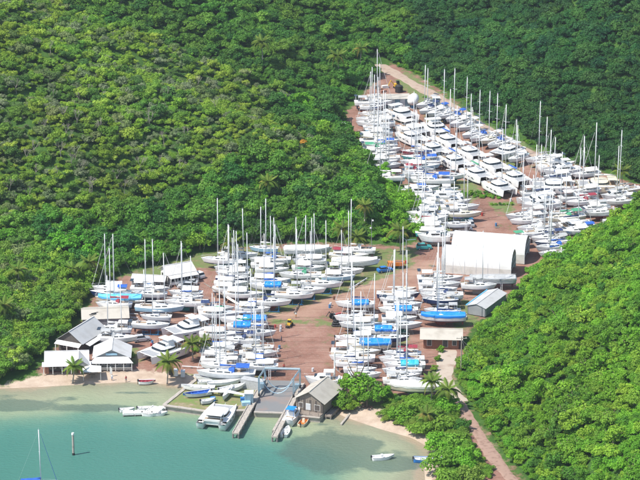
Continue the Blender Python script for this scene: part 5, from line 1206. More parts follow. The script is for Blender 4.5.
# white fabric shelters
def shelter(label, x, y, rz, L, W, H, ph, nb):
    o = thing('fabric_shelter', label, 'shelter', (x, y, ground(x, y) - .1), rz); n = 14; prof = [(-W / 2, 0), (-W / 2, ph)]
    for k in range(1, n): a = math.pi * (1 - k / n); prof.append((W / 2 * math.cos(a) , ph + (H - ph) * math.sin(a) ** .85))
    prof += [(W / 2, ph), (W / 2, 0)]
    for b_ in range(nb):
        x0, x1 = -L / 2 + L * b_ / nb, -L / 2 + L * (b_ + 1) / nb
        rr = [[(xx, p[0] * (1 - dd), p[1] * (1 - dd) if p[1] > ph else p[1]) for p in prof[1:-1]] for xx, dd in ((x0, 0), ((x0 + x1) / 2, .006), (x1, 0))]
        part('cover_panel', MB().loft(rr), P['pvc'], o, smooth=True)
        for s_ in (-1, 1): part('side_panel', MB().box(((x0 + x1) / 2, s_ * (W / 2 - .02), ph / 2 + .02), (x1 - x0 - .05, .06, ph + .02)), P['pvc_low'], o)
    for b_ in range(nb + 1):
        xx = -L / 2 + L * b_ / nb; m_ = MB().path([(xx, p[0] * 1.0, p[1] * 1.0) for p in prof], [.06] * len(prof), 5); part('arch_frame', m_, P['lgrey'], o)
    for s_, xx in ((1, L / 2), (-1, -L / 2)):
        e = MB(); zz = H * .62
        e.tube((xx, -W * .47, zz * .5), (xx, W * .47, zz * .5), .05); e.tube((xx, -W * .45, zz), (xx, W * .45, zz), .05)
        part('end_brace', e, P['alu'], o)
    back = MB(); pf = [(-L / 2 + .3, p[0] * .98, p[1] * .98) for p in prof]; back.add(pf, [tuple(range(len(pf)))]); part('end_wall', back, P['pvc'], o)
    return o
x, y = on_floor(478, 276); SA = R(-13)
shelter('lower white fabric shelter, its open arch end facing right', x + .4, y + 4.4, SA, 19.0, 8.4, 6.5, 2.3, 6)
x, y = on_floor(490, 262)
shelter('taller white fabric shelter directly behind the lower one', x + .4, y + 4.6, SA, 20.2, 9.0, 6.5, 2.6, 6)
# sun umbrella-roofed gazebo on the beach
x, y = on_floor(92, 375)
o = thing('beach_gazebo', 'white tented gazebo between the two beach buildings', 'gazebo', (x, y, ground(x, y)), R(5))
m_ = MB(); m_.add([(-2.3, -2, 2.2), (2.3, -2, 2.2), (2.3, 2, 2.2), (-2.3, 2, 2.2), (0, 0, 3.3)], [(0, 1, 4), (1, 2, 4), (2, 3, 4), (3, 0, 4)]); part('canopy', m_, P['canvas_white'], o)
posts(o, [(-2.1, -1.8), (2.1, -1.8), (2.1, 1.8), (-2.1, 1.8)], 2.2, .05); part('table', MB().box((0, 0, .75), (1.6, .9, .06)).box((0, 0, .37), (.2, .2, .74)), P['wood'], o)

# ------------------------------------------------------------ quays, piers, jetty, slipway
def quay(name, poly, top, mat_top, mat_wall, zb=-2.2):
    mb = MB().prism(poly, zb, top, 0, 1); return struct(link(name, mb.mesh(name, [mat_wall, mat_top])))
turf, nt, N, Lk, b = new_mat('patchy_turf'); geo = N.new('ShaderNodeNewGeometry')
Lk.new(ramp(nz(.35, 7, .7), [(.36, (.32, .24, .17)), (.47, (.20, .19, .08)), (.6, (.14, .20, .05)), (.8, (.17, .26, .06))]), b.inputs['Base Color']); b.inputs['Roughness'].default_value = .95
T_ = 1.25
q1 = [on_level(*p, T_) for p in [(201, 376), (164, 405.5), (206, 411.5), (250, 410.5), (263, 386), (262, 376)]]
quay('grass_quay', q1, T_, turf, P['conc'])
def kerb(name, a, b_, w, h, z0, mat, parent=None):
    a, b_ = Vector(a), Vector(b_); d = b_ - a; mb = MB(); n = max(1, int(d.length / 3)); o = struct(link(name, None)); o.location = (a.x, a.y, z0); o.rotation_euler[2] = math.atan2(d.y, d.x)
    me = MB().box((0, 0, 0), (d.length / n - .05, w, h)).mesh('coping_block', mat)
    for k in range(n): link('coping_block', me, o, (d.length * (k + .5) / n, 0, h / 2 + .006 * (k % 2)))
    return o
for i, j in ((0, 1), (1, 2), (2, 3)): kerb('quay_wall', q1[i], q1[j], .9, .22, T_ - .02, P['conc'])
slip = [on_level(*p, 1.15) for p in [(254, 412.5), (284, 413.5), (300, 381), (264, 380)]]
quay('slipway_apron', slip, 1.15, P['conc_wet'], P['conc'])
kerb('slipway_edge', slip[0], slip[1], .8, .25, 1.13, P['conc'])
q2 = [on_level(*p, 1.2) for p in [(292, 415.5), (320, 418), (326, 411), (332, 398), (303, 392)]]
quay('boathouse_quay', q2, 1.2, P['conc'], P['conc']); kerb('boathouse_quay_edge', q2[0], q2[1], .7, .2, 1.18, P['conc'])
def pier(name, label, a, b_, w, top=1.45, mat='conc'):
    a, b_ = Vector(on_level(*a, top)), Vector(on_level(*b_, top)); d = b_ - a; o = thing(name, label, 'pier', (a.x, a.y, 0), math.atan2(d.y, d.x)); n = max(2, int(d.length / 2.6)); s_ = d.length / n
    me = MB().box((0, 0, 0), (s_ - .06, w, .35)).mesh('deck_slab', P[mat]); pm = MB().tube((0, 0, -3), (0, 0, top - .3), .22, n=8).mesh('pile', P['conc_wet']); bm_ = MB().box((0, 0, 0), (s_ - .3, .22, .2)).mesh('kerb', P[mat])
    for k in range(n):
        link('deck_slab', me, o, (s_ * (k + .5), 0, top - .17 + .01 * (k % 2)))
        for q in (-1, 1):
            if w > 1.4: link('kerb', bm_, o, (s_ * (k + .5), q * (w / 2 - .14), top + .10))
        for q in (-1, 1): link('pile', pm, o, (s_ * (k + .9), q * w * .38, 0))
    return o
pier('lift_pier', 'left concrete travel lift pier beside the moored catamaran', (264, 382), (235.5, 433), 1.7)
pier('lift_pier', 'right concrete travel lift pier beside the boathouse boats', (302, 383), (274.5, 436.5), 1.5)
pier('lift_pier', 'narrow inner beam running along the right travel lift pier', (297, 391), (274, 430), .8, 1.4)
pier('jetty', 'pale floating jetty reaching left from the quay corner', (157, 411.5), (122.5, 412.6), 1.9, .7, 'wall_white')
pier('jetty', 'short wide jetty ramp joining the floating jetty', (152, 412), (159, 406.5), 3.2, .75, 'wall_white')
pier('jetty', 'thin gangway linking jetty ramp and quay corner', (158.5, 406.8), (166, 406.8), 1.2, .95, 'wall_white')
pier('jetty', 'short plank jetty on the small beach right of the boathouse', (336, 408), (328, 416), 1.6, .9, 'wood')
o = pier('ramp_wall', 'low stub wall running into the shallows by the small beach', (350, 413), (341, 424), .5, .35, 'conc')

# travel lift
def travel_lift():
    A, B_ = on_level(264, 388, 1.45), on_level(301, 389, 1.45); C_, D_ = on_level(255, 404, 1.45), on_level(293, 405, 1.45)
    A, B_, C_, D_ = on_level(265, 387, 1.5), on_level(300, 388, 1.5), on_level(259, 396, 1.5), on_level(293.5, 397, 1.5); H = 4.8
    ox, oy = A; o = thing('travel_lift', 'pale blue-grey travel lift straddling the slipway', 'boat lift', (ox, oy, 1.48)); rel = lambda p, z: (p[0] - ox, p[1] - oy, z)
    for p in (A, B_, C_, D_):
        part('leg', MB().box((0, 0, H / 2 + .4), (.42, .42, H - .8)), P['steel_blue'] if p in (C_, A) else P['lift_grey'], o, rel(p, 0))
        w = part('wheel', MB().tube((-.22, 0, .45), (.22, 0, .45), .45, n=12), P['black'], o, rel(p, 0)); part('hub', MB().tube((-.26, 0, .45), (.26, 0, .45), .18, n=8), P['lift_grey'], w)
    for p, q in ((A, C_), (B_, D_)):
        part('side_beam', MB().tube(rel(p, H), rel(q, H), .24, n=4), P['lift_grey'], o); part('lower_beam', MB().tube(rel(p, 1.1), rel(q, 1.1), .2, n=4), P['steel_blue'], o)
        mid = ((p[0] + q[0]) / 2, (p[1] + q[1]) / 2); part('engine_box', MB().box((0, 0, 1.7), (.9, 1.4, 1.0)), P['steel_blue'], o, rel(mid, 0))
    part('top_beam', MB().tube(rel(A, H + .1), rel(B_, H + .1), .32, n=4), P['lift_grey'], o)
    for f in (.25, .75):
        for q in ((A, B_), (C_, D_)):
            pt = rel((q[0][0] + (q[1][0] - q[0][0]) * f, q[0][1] + (q[1][1] - q[0][1]) * f), 0)
    for f in (.35, .85):
        a = [(A[i] + (C_[i] - A[i]) * f) for i in (0, 1)]; b_ = [(B_[i] + (D_[i] - B_[i]) * f) for i in (0, 1)]
        pts = []; n = 8
        for k in range(n + 1):
            t = k / n; s_ = .06 + .88 * t; pts.append((a[0] + (b_[0] - a[0]) * s_ - ox, a[1] + (b_[1] - a[1]) * s_ - oy, 4.4 - 3.9 * math.sin(math.pi * t) ** .6))
        part('sling', MB().path(pts, [.07] * (n + 1), 4), P['ltblue'], o)
    return o
travel_lift()

# ------------------------------------------------------------ afloat
mb_('CD', 218, 419, 76, 'white catamaran moored stern-out at the quay beside the lift pier', z=-.62, anti='blue', hull='white')
def flo(code, px, py, deg, label, over=None, dz=.35, **k):
    x, y = on_level(px, py, .4); L_, B_ = SIZE[code]; return place(TPL[code], 'open_boat', label, 'small boat', (x, y, -dz), R(deg), None, over)
x, y = on_level(293, 416, 1.0); o = place(motor(8.6, False), 'motor_boat', 'white fishing boat with bright blue canopy moored by the boathouse', 'motorboat', (x, y, -1.3), R(72), None, {'blue_canvas': P['tarp_blue'], 'blue_antifoul': P['anti_red']})
flo('O5', 286, 432, 78, 'round bowed white launch at the tip of the right lift pier', {'blue_antifoul': P['orange']})
flo('O5', 304, 421.5, 72, 'small orange-lined dinghy beside the fishing boat', {'deck_white': P['orange'], 'white_gelcoat': P['cream']})
flo('O5', 383, 457.5, 12, 'white motorboat adrift over the dark weed bed')
flo('O7', 429, 460, -3, 'long blue rowing boat with red bow under the mangroves', {'white_gelcoat': P['blue'], 'deck_white': P['lgrey']})
flo('O4', 127, 410, 10, 'white dinghy at the outer end of the floating jetty'); flo('O4', 145, 408.5, 5, 'white dinghy with dark outboard behind the jetty middle')
flo('O4', 150, 414.3, -8, 'grey inflatable in front of the jetty, left one'); flo('O4', 160, 413.6, 8, 'white inflatable in front of the jetty ramp, right one')
x, y = on_level(28, 487, .5); place(TPL['S10'], 'sailboat', 'sailboat with blue furled sail cut by the bottom edge at left', 'sailboat', (x + 2, y, -WLZ), R(8), None, {'white_canvas': P['canvas_blue']})
x, y = on_level(73.5, 455); o = thing('channel_pile', 'tall pale concrete pile with white cap standing in the water', 'marker post', (x, y, 0))
part('shaft', MB().tube((0, 0, -3), (0, 0, 5.0), .28, .26, 10), P['conc'], o); part('cap', MB().tube((0, 0, 5.0), (0, 0, 5.45), .34, .30, 10), P['wall_white'], o); part('wet_foot', MB().tube((0, 0, -.5), (0, 0, .55), .31, n=10), P['black'], o)

# ------------------------------------------------------------ on the grass quay
def onq(code, px, py, deg, label, over=None, z=T_): x, y = on_level(px, py, z + .7); return place(TPL[code], 'open_boat', label, 'small boat', (x, y, z), R(deg), None, over)
onq('O7', 208, 377.5, 176, 'white skiff with yellow edge just below the long grey sloop', {'blue_antifoul': P['yellow']}); TPL['R8'] = open_boat(8.2, 2.0, False, False); SIZE['R8'] = (8.2, 2.0)
onq('R8', 224, 383, 10, 'long narrow pale racing hull in the middle of the grassy quay'); onq('R8', 198, 388, 174, 'long white hull with maroon stern on the left of the grassy quay', {'blue_antifoul': P['canvas_red']})
onq('O7', 232, 388.5, 28, 'white skiff behind the trimaran on the grassy quay'); onq('O7', 197, 394, 200, 'pale blue skiff with blue cover, leftmost on the grassy quay', {'deck_white': P['canvas_blue'], 'white_gelcoat': P['lgrey']})
onq('O4', 205, 382, 0, 'small white dinghy left of the narrow racing hull'); onq('O4', 208, 401, 20, 'grey dinghy lying on the turf near the water', {'white_gelcoat': P['lgrey']})
x, y = on_level(227.5, 396, T_); o = thing('trimaran', 'white folding trimaran without mast on the grassy quay', 'trimaran', (x, y, T_), R(256))
mbh, tp = section_hull(8.4, 1.15, .8, cd_=.35, stern=.55, full=.45, rake=.3, zoff=.45, sheer=.3, m=(0, 0, 0, 0, 0)); part('main_hull', mbh, [P['gel']], o, smooth=True); part('deck', deck_mesh(tp, .45), P['deck'], o)
part('crossbeam', MB().loft([[(.9, -4.4, .95), (.1, -4.4, 1.05), (.1, -4.4, .85)], [(1.3, 0, 1.45), (-.1, 0, 1.6), (-.1, 0, 1.3)], [(.9, 4.4, .95), (.1, 4.4, 1.05), (.1, 4.4, .85)]], closed=True, caps=True), P['gel'], o)
for s_ in (-1, 1): m2, t2 = section_hull(3.6, .5, .4, cd_=.25, stern=.5, rake=.15, zoff=.45, m=(0, 0, 0, 0, 0), nst=9); f_ = part('float', m2, [P['gel']], o, (.4, s_ * 4.4, .1), smooth=True); part('deck', deck_mesh(t2, .45), P['gel'], f_)
part('cabin', cabin(MB(), -1.6, 2.0, .42, .25, 1.25, .4), P['gel'], o); part('rear_crossbar', MB().tube((-3.2, -1.0, 1.3), (-3.2, 1.0, 1.3), .05), P['alu'], o)
def crate(px, py, d, mat, label, name='equipment_box', cat='box', deg=0, z=T_, lidm=None):
    x, y = on_level(px, py, z); o = thing(name, label, cat, (x, y, z), R(deg)); part('body', MB().box((0, 0, d[2] / 2), d), P[mat], o); part('lid', MB().box((0, 0, d[2] + .05), (d[0] * 1.04, d[1] * 1.04, .1)), P[lidm or mat], o)
    for s_ in (-1, 1): part('rib', MB().box((s_ * d[0] * .3, -d[1] / 2 - .02, d[2] / 2), (.08, .06, d[2] * .96)), P[mat], o)
    return o
crate(249, 402, (2.1, 2.4, 2.5), 'steel_blue', 'dark blue-grey hut with white base at the foot of the left lift pier', 'pump_hut', 'hut', lidm='lgrey')
crate(253, 388, (2.2, 5.6, 2.2), 'canvas_grey', 'long grey covered machine beside the left lift pier', 'covered_machine', 'machine', 66)
crate(246, 405, (2.0, 1.3, .8), 'ltblue', 'pale blue tank at the quay corner by the lift pier', 'water_tank', 'tank', 10); crate(213, 401, (1.1, .9, .9), 'blue', 'blue plastic tub on the turf in front of the trimaran', 'plastic_tub', 'tub', 20)
crate(243, 401, (1.2, 1.0, .8), 'blue', 'blue crate between trimaran and blue-grey hut', 'plastic_crate', 'crate', 5)

# ------------------------------------------------------------ vehicles, machines, people, small things
def car(px, py, deg, body, label, suv=False, cat='car'):
    x, y = on_floor(px, py); o = thing('parked_car', label, cat, (x, y, ground(x, y)), R(deg)); L_, W_ = 4.4, 1.8; h = .25 if suv else 0
    m_ = MB(); rr = []
    for xx, z_, w_ in ((-2.2, .75, .8), (-2.1, .95 + h * .5, .88), (-1.2, 1.0 + h * .5, .9), (.9, .98 + h * .5, .9), (1.9, .85 + h * .4, .86), (2.2, .62, .78)): rr.append([(xx, -w_, .30), (xx, -w_, z_ - .12), (xx, -w_ + .08, z_), (xx, w_ - .08, z_), (xx, w_, z_ - .12), (xx, w_, .30)])
    m_.loft(rr, closed=True, caps=True); part('body', m_, body, o)
    b0, b1 = (-2.0, .9) if suv else (-1.6, .9); part('cabin', MB().loft([[(b0, -.8, .95 + h * .5), (b1, -.8, .95 + h * .5), (b1, .8, .95 + h * .5), (b0, .8, .95 + h * .5)], [(b0 + .3, -.66, 1.42 + h), (b1 - .7, -.66, 1.42 + h), (b1 - .7, .66, 1.42 + h), (b0 + .3, .66, 1.42 + h)]], closed=True), G_, o)
    part('roof', MB().box(((b0 + b1) / 2 - .2, 0, 1.44 + h), (b1 - b0 - .95, 1.34, .06)), body, o)
    for i in (-1.35, 1.35):
        for s_ in (-1, 1): w = part('wheel', MB().tube((0, -.1, 0), (0, .1, 0), .33, n=12), P['black'], o, (i, s_ * .82, .33)); part('rim', MB().tube((0, -.11, 0), (0, .11, 0), .18, n=8), P['car_silver'], w)
    for s_ in (-1, 1): part('headlight', MB().box((2.12, s_ * .6, .68), (.12, .3, .14)), P['car_white'], o)
    return o
car(142, 341, 20, P['car_silver'], 'silver car parked between the hull ends behind the beach house', True)
car(186, 288, 172, P['car_silver'], 'silver estate car in front of the white bungalow', True); car(198, 277, 130, P['car_white'], 'white pickup at the right end of the bungalow', True); car(190, 284.5, 175, P['car_silver'], 'dark windowed car behind the silver estate car')
car(385, 271.5, 20, P['blue'], 'bright blue car on the track below the orange truck'); car(465, 231, 15, P['car_white'], 'white car parked nearer the shelters beside the dirt lane', True); car(470, 225.5, 100, P['car_silver'], 'silver car parked further up the dirt lane', True)
car(424, 249, 5, P['teal'], 'teal pickup at the left end of the white shelters', True); car(152, 289, 5, P['car_white'], 'white car in front of the low white shed')
x, y = on_floor(396, 268); o = thing('orange_truck', 'orange dump truck on the track under the golden palm', 'truck', (x, y, ground(x, y)), R(186)); o.scale = (.82, .82, .82)
part('chassis', MB().box((0, 0, .75), (5.6, 1.0, .25)), P['black'], o); part('cab', MB().box((2.1, 0, 1.6), (1.4, 2.0, 1.5), top=.9), P['orange'], o); part('windscreen', MB().box((2.75, 0, 1.95), (.14, 1.6, .6)), G_, o); part('dump_body', MB().box((-.7, 0, 1.65), (3.6, 2.2, 1.2), top=1.08), P['orange'], o); part('load', MB().box((-.7, 0, 2.28), (3.5, 2.0, .12), top=.7), P['rust'], o)
for i in (-2.0, -.9, 2.0):
    for s_ in (-1, 1): part('wheel', MB().tube((i, s_ * .8, .5), (i, s_ * 1.1, .5), .5, n=12), P['black'], o)
x, y = on_floor(289.5, 326); o = thing('yellow_loader', 'small yellow loader in the middle of the brown yard', 'loader', (x, y, ground(x, y)), R(250)); o.scale = (.72, .72, .72)
part('body', MB().box((-.4, 0, 1.0), (2.4, 1.3, .9), top=.9), P['yellow'], o); part('cab', MB().box((0, 0, 1.9), (1.1, 1.1, 1.0), top=.88), G_, o); part('cab_roof', MB().box((0, 0, 2.44), (1.2, 1.2, .1)), P['yellow'], o); part('bucket', MB().box((2.0, 0, .4), (.6, 1.7, .6), top=.7), P['black'], o)
part('lift_arm', MB().tube((.2, -.5, 1.2), (1.8, -.5, .5), .09).tube((.2, .5, 1.2), (1.8, .5, .5), .09), P['yellow'], o)
for i in (-1.0, .9):
    for s_ in (-1, 1): part('wheel', MB().tube((i, s_ * .6, .5), (i, s_ * .95, .5), .5, n=12), P['black'], o)
x, y = on_floor(336, 319); o = thing('red_tractor', 'red and black tractor beside the black tyres', 'tractor', (x, y, ground(x, y)), R(30))
part('hood', MB().box((.9, 0, 1.1), (1.8, .8, .8), top=.9), P['red'], o); part('seat', MB().box((-.6, 0, 1.3), (.5, .5, .6)), P['black'], o); part('roll_bar', MB().tube((-1, -.5, 1), (-1, -.5, 2.2), .06).tube((-1, .5, 1), (-1, .5, 2.2), .06).tube((-1, -.5, 2.2), (-1, .5, 2.2), .06), P['black'], o)
for i, r_ in ((-.8, .75), (1.4, .45)):
    for s_ in (-1, 1): part('wheel', MB().tube((i, s_ * .6, r_), (i, s_ * .95, r_), r_, n=14), P['black'], o)
part('backhoe_arm', MB().path([(-1.2, 0, 1), (-2.0, 0, 2.4), (-3.0, 0, 1.2)], [.12, .1, .08]), P['black'], o)
def torus(R0, r_, n=14, m_=6):
    mb = MB(); mb.loft([[((R0 + r_ * math.cos(b_)) * math.cos(a), (R0 + r_ * math.cos(b_)) * math.sin(a), r_ + r_ * math.sin(b_)) for b_ in [6.283 * j / m_ for j in range(m_)]] for a in [6.2832 * i / n for i in range(n + 1)]], closed=True); return mb.mesh('tyre', P['black'], True)
ty = torus(.62, .24)
for k in range(12):
    i, j = k % 5, k // 5
    if k == 11: i = 4; j = 1
    x, y = on_floor(334.5 + 2.8 * i, 326); o = link('old_tyre', ty, None, (x + .2 * j, y + j * .3, ground(x, y) + .5 * j), k)
    tag(o, 'black tyre in the low heap left of the lower right yard', 'tyre', 'heap of black tyres')
def person(px, py, deg, shirt, legs, label):
    x, y = on_floor(px, py); z = ground(x, y); me = bpy.data.meshes.new('person')
    J = [(0, 0, .98, .15), (0, 0, 1.22, .14), (0, 0, 1.44, .13), (0, 0, 1.54, .06), (0, .01, 1.66, .10), (0, .01, 1.76, .075), (-.19, 0, 1.43, .06), (-.26, .02, 1.15, .045), (-.24, .12, .90, .035), (.19, 0, 1.43, .06), (.27, .0, 1.16, .045), (.25, .08, .92, .035),
         (-.10, 0, .90, .10), (-.12, .05, .50, .07), (-.12, -.02, .08, .05), (-.12, .12, .04, .04), (.10, 0, .90, .10), (.12, -.04, .50, .07), (.13, -.12, .08, .05), (.13, .02, .04, .04)]
    E = [(0, 1), (1, 2), (2, 3), (3, 4), (4, 5), (2, 6), (6, 7), (7, 8), (2, 9), (9, 10), (10, 11), (0, 12), (12, 13), (13, 14), (14, 15), (0, 16), (16, 17), (17, 18), (18, 19)]
    me.from_pydata([j[:3] for j in J], E, []); o = link('person', me, None, (x, y, z), R(deg)); sk = o.modifiers.new('skin', 'SKIN'); me.skin_vertices.new() if not me.skin_vertices else None
    for i, j in enumerate(J): me.skin_vertices[0].data[i].radius = (j[3], j[3])
    me.skin_vertices[0].data[0].use_root = True; o.modifiers.new('sub', 'SUBSURF').levels = 1
    m, nt_, Nn, Ll, b_ = new_mat('person_clothes'); tc = Nn.new('ShaderNodeTexCoord'); sp = Nn.new('ShaderNodeSeparateXYZ'); rp = Nn.new('ShaderNodeValToRGB'); rp.color_ramp.interpolation = 'CONSTANT'
    mr = Nn.new('ShaderNodeMath'); mr.operation = 'DIVIDE'; mr.inputs[1].default_value = 1.85; Ll.new(tc.outputs['Object'], sp.inputs[0]); Ll.new(sp.outputs[2], mr.inputs[0]); Ll.new(mr.outputs[0], rp.inputs[0])
    e = rp.color_ramp.elements; e[0].color = (.12, .07, .05, 1); e[1].position = .26; e[1].color = (*legs, 1)
    for p_, c_ in ((.53, (*shirt, 1)), (.815, (.16, .08, .05, 1)), (.93, (.02, .015, .012, 1))): q = e.new(p_); q.color = c_
    Ll.new(rp.outputs[0], b_.inputs['Base Color']); me.materials.append(m); return tag(o, label, 'person')
person(281.5, 342, 80, (.04, .05, .09), (.03, .04, .08), 'person in dark clothes walking alone on the brown yard'); person(296, 318, 200, (.8, .78, .72), (.75, .30, .05), 'person in white shirt and orange trousers near the grass verge')
person(112, 377, 0, (.75, .75, .75), (.2, .3, .5), 'person in pale shirt standing in front of the beach house'); person(126, 378, 40, (.5, .1, .1), (.1, .1, .15), 'person in red shirt right of the beach house veranda'); person(306, 413, 30, (.05, .05, .07), (.2, .2, .25), 'person in dark shirt on the boathouse quay'); person(284, 370, 10, (.6, .08, .06), (.1, .1, .1), 'person in red shirt behind the travel lift')
# wind turbine pole
x, y = on_floor(334.5, 386); o = thing('wind_turbine', 'white pole with small wind turbine left of the lower right boats', 'wind turbine', (x, y, ground(x, y)))
part('pole', MB().tube((0, 0, 0), (0, 0, 8.6), .22, .17, 8), P['wall_white'], o); part('nacelle', MB().tube((0, -.5, 4.9), (0, .5, 4.9), .2, .1, 8), P['wall_white'], o); hb_ = part('rotor_hub', MB().tube((0, -.75, 4.9), (0, -.5, 4.9), .12, .2, 8), P['wall_white'], o)
for k in range(3): a = R(80 + 120 * k); part('blade', MB().loft([[(0, -.6, 4.9), (.12, -.66, 4.9), (0, -.7, 4.9)], [(2.2 * math.cos(a), -.6, 4.9 + 2.2 * math.sin(a)), (2.2 * math.cos(a) + .05, -.66, 4.9 + 2.2 * math.sin(a)), (2.2 * math.cos(a), -.7, 4.9 + 2.2 * math.sin(a))]], closed=True, caps=True), P['wall_white'], hb_)
# crane boom lowered over the yard
a, b_ = on_floor(246, 310, 1.6), on_floor(204, 286, 5.0); o = thing('mobile_crane', 'tan mobile crane with its long boom lowered across the yard', 'crane', (a[0], a[1], ground(*a)))
d = Vector((b_[0] - a[0], b_[1] - a[1], 4.2)); part('boom_section', MB().tube((0, 0, 1.9), Vector((0, 0, 1.9)) + d * .45, .42, .36, 4), P['cream'], o); part('boom_section', MB().tube(Vector((0, 0, 1.9)) + d * .45, Vector((0, 0, 1.9)) + d, .26, .14, 4), P['wood'], o)
part('carrier', MB().box((1.2, -1.0, 1.0), (5.0, 2.2, .9), R(-35), top=.95), P['cream'], o); part('operator_cab', MB().box((.4, -1.6, 2.0), (1.3, 1.1, 1.3), R(-35), top=.9), G_, o); part('counterweight', MB().box((1.3, -.9, 1.8), (1.6, 1.6, .8), R(-35)), P['yellow'], o)
for i in (-1.2, 1.0, 3.0):
    for s_ in (-1, 1): c_, s2 = math.cos(R(-35)), math.sin(R(-35)); part('wheel', MB().tube((0, -.16, 0), (0, .16, 0), .5, n=12), P['black'], o, (1.2 + (i - .8) * c_ - s_ * 1.0 * s2, -1.0 + (i - .8) * s2 + s_ * 1.0 * c_, .5), R(-35))
# spare masts lying about
def spar(px0, py0, px1, py1, label, r_=.13, h=.5, mat='alu'):
    a, b_ = on_floor(px0, py0, h), on_floor(px1, py1, h); z = ground(*a); o = thing('spare_mast', label, 'mast', (a[0], a[1], z)); d = Vector((b_[0] - a[0], b_[1] - a[1], ground(*b_) - z)); part('spar', MB().tube((0, 0, h), Vector((0, 0, h)) + d, r_, r_ * .8, 8), P[mat], o)
    for f in (.12, .5, .88): part('trestle', MB().box((d.x * f, d.y * f, h / 2 - .06 + d.z * f), (.5, .25, h)), P['wood'], o)
spar(350, 289, 367, 278, 'white mast lying on the verge between grass and track', .16); spar(88, 312, 142, 314, 'long pale mast on trestles behind the beige workshop'); spar(90, 315, 138, 317.5, 'second pale mast on trestles, nearer the beige workshop'); spar(152, 296, 190, 299, 'mast lying behind the lower left boats, near the shed'); spar(294, 313, 300, 301, 'wooden plank leaning at the grass verge', .14, .5, 'wood')
spar(182, 366, 262, 371, 'long mast lying behind the grey sloop')
# utility poles with wires
def upole(px, py, h, label, wires=()):
    x, y = on_ground(px, py) if py < 330 else on_floor(px, py); z = ground(x, y); o = thing('utility_pole', label, 'utility pole', (x, y, z))
    part('pole', MB().tube((0, 0, 0), (0, 0, h), .15, .11, 8), P['bark_pale'], o); cr_ = part('crossarm', MB().box((0, 0, h - .5), (2.6, .14, .14)), P['bark_pale'], o)
    for q in (-1.1, 0, 1.1): part('insulator', MB().tube((q, 0, h - .43), (q, 0, h - .2), .06, n=6), P['lgrey'], cr_)
    return (x, y, z + h - .2), o
p1_, o1 = upole(461, 371, 9.0, 'utility pole with crossarm at the head of the concrete road')
part('stay_wire', MB().tube((0, 0, 8.2), (3.2, -3.0, 0.2), .025, n=3).tube((0, 0, 8.2), (5.0, -1.0, 3.5), .025, n=3), P['wire'], o1)
x, y = on_floor(360, 247); o = thing('floodlight_pole', 'slim pole with two white lamps at the wood edge above the track', 'lamp post', (x + 3.2, y, ground(x, y))); part('pole', MB().tube((0, 0, 0), (0, 0, 8.2), .09, .06, 6), P['wire'], o)
for z_, s_ in ((5.6, -1), (7.8, 1)): part('lamp', MB().box((s_ * .3, -.1, z_), (.5, .3, .35), top=.8), P['wall_white'], o)
x, y = on_floor(406, 257); o = thing('floodlight_pole', 'pole with angled blue-grey arm at the right end of the middle row', 'lamp post', (x, y, ground(x, y))); part('pole', MB().tube((0, 0, 0), (0, 0, 5.0), .12, .1, 6), P['lgrey'], o); part('arm', MB().tube((0, 0, 4.9), (-1.4, 0, 6.0), .08).tube((0, 0, 4.9), (2.6, 0, 5.1), .08), P['steel_blue'], o)
x, y = on_floor(405, 100); 
# banners, beach boat, upper yard oddments
for px, py, mt, lb in ((65, 372, 'purple', 'violet feather banner in front of the leftmost beach building'), (110, 374, 'wall_white', 'white feather banner at the corner of the stepped-gable house')):
    x, y = on_floor(px, py); o = thing('feather_banner', lb, 'banner', (x, y, ground(x, y))); part('pole', MB().tube((0, 0, 0), (0, 0, 2.6), .03), P['alu'], o); part('cloth', MB().prism([(0, .5), (.55, .7), (.6, 2.0), (.25, 2.6), (0, 2.5)], -.02, .02), P[mt], o).rotation_euler = (R(90), 0, 0)
x, y = on_floor(147, 380); place(TPL['O4'], 'rowing_boat', 'white rowing boat with dark red rim pulled up on the beach', 'rowing boat', (x, y, ground(x, y)), R(3), None, {'deck_white': P['canvas_red'], 'blue_antifoul': P['canvas_red']}).scale = (1.15, 1.15, 1)
for k, (px, py, c_) in enumerate(((176, 375, 'car_white'), (183, 376, 'lgrey'), (171, 374, 'black'))):
    crate(px, py, (1.0, 1.6, 1.3), c_, ['white box on the beach right of the foreground palm', 'grey box beside the quay wall on the beach', 'black bin at the foot of the foreground palm'][k], ['storage_box', 'storage_box', 'rubbish_bin'][k], 'box' if k < 2 else 'bin', z=1.1)
x, y = on_floor(413, 107); o = thing('wrapped_hull', 'hull wrapped in pale cloth at the right end of the long store', 'sailboat', (x, y, ground(x, y)), R(80))
part('wrapping', MB().loft([[(xx, r_ * math.cos(a), 2.6 + r_ * .9 * math.sin(a)) for a in [6.283 * k / 10 for k in range(10)]] for xx, r_ in ((-3.2, .6), (-2.6, 1.5), (0, 1.9), (2.4, 1.6), (3.9, .5))], closed=True, caps=True), P['canvas_white'], o, smooth=True); part('support', MB().box((0, 0, .5), (3.5, 1.0, 1.0)), P['stand_blue'], o)
x, y = on_floor(399, 92); crate_o = thing('black_tank', 'black water tank behind the long store', 'water tank', (x, y, ground(x, y))); part('shell', MB().tube((0, 0, 0), (0, 0, 2.1), 1.3, 1.25, 14).tube((0, 0, 2.1), (0, 0, 2.5), 1.2, .4, 14), P['black'], crate_o); part('cap', MB().tube((0, 0, 2.5), (0, 0, 2.65), .35, n=10), P['black'], crate_o)
x, y = on_floor(397, 88); o = thing('yellow_digger', 'small yellow digger beside the upper road', 'digger', (x, y, ground(x, y)), R(200)); part('body', MB().box((0, 0, 1.1), (2.0, 1.4, 1.0), top=.9), P['yellow'], o); part('cab', MB().box((-.2, .2, 2.0), (1.0, .9, 1.0), top=.9), G_, o); part('arm', MB().path([(1, 0, 1.2), (2.2, 0, 2.8), (3.2, 0, 1.0)], [.16, .14, .1]), P['yellow'], o)
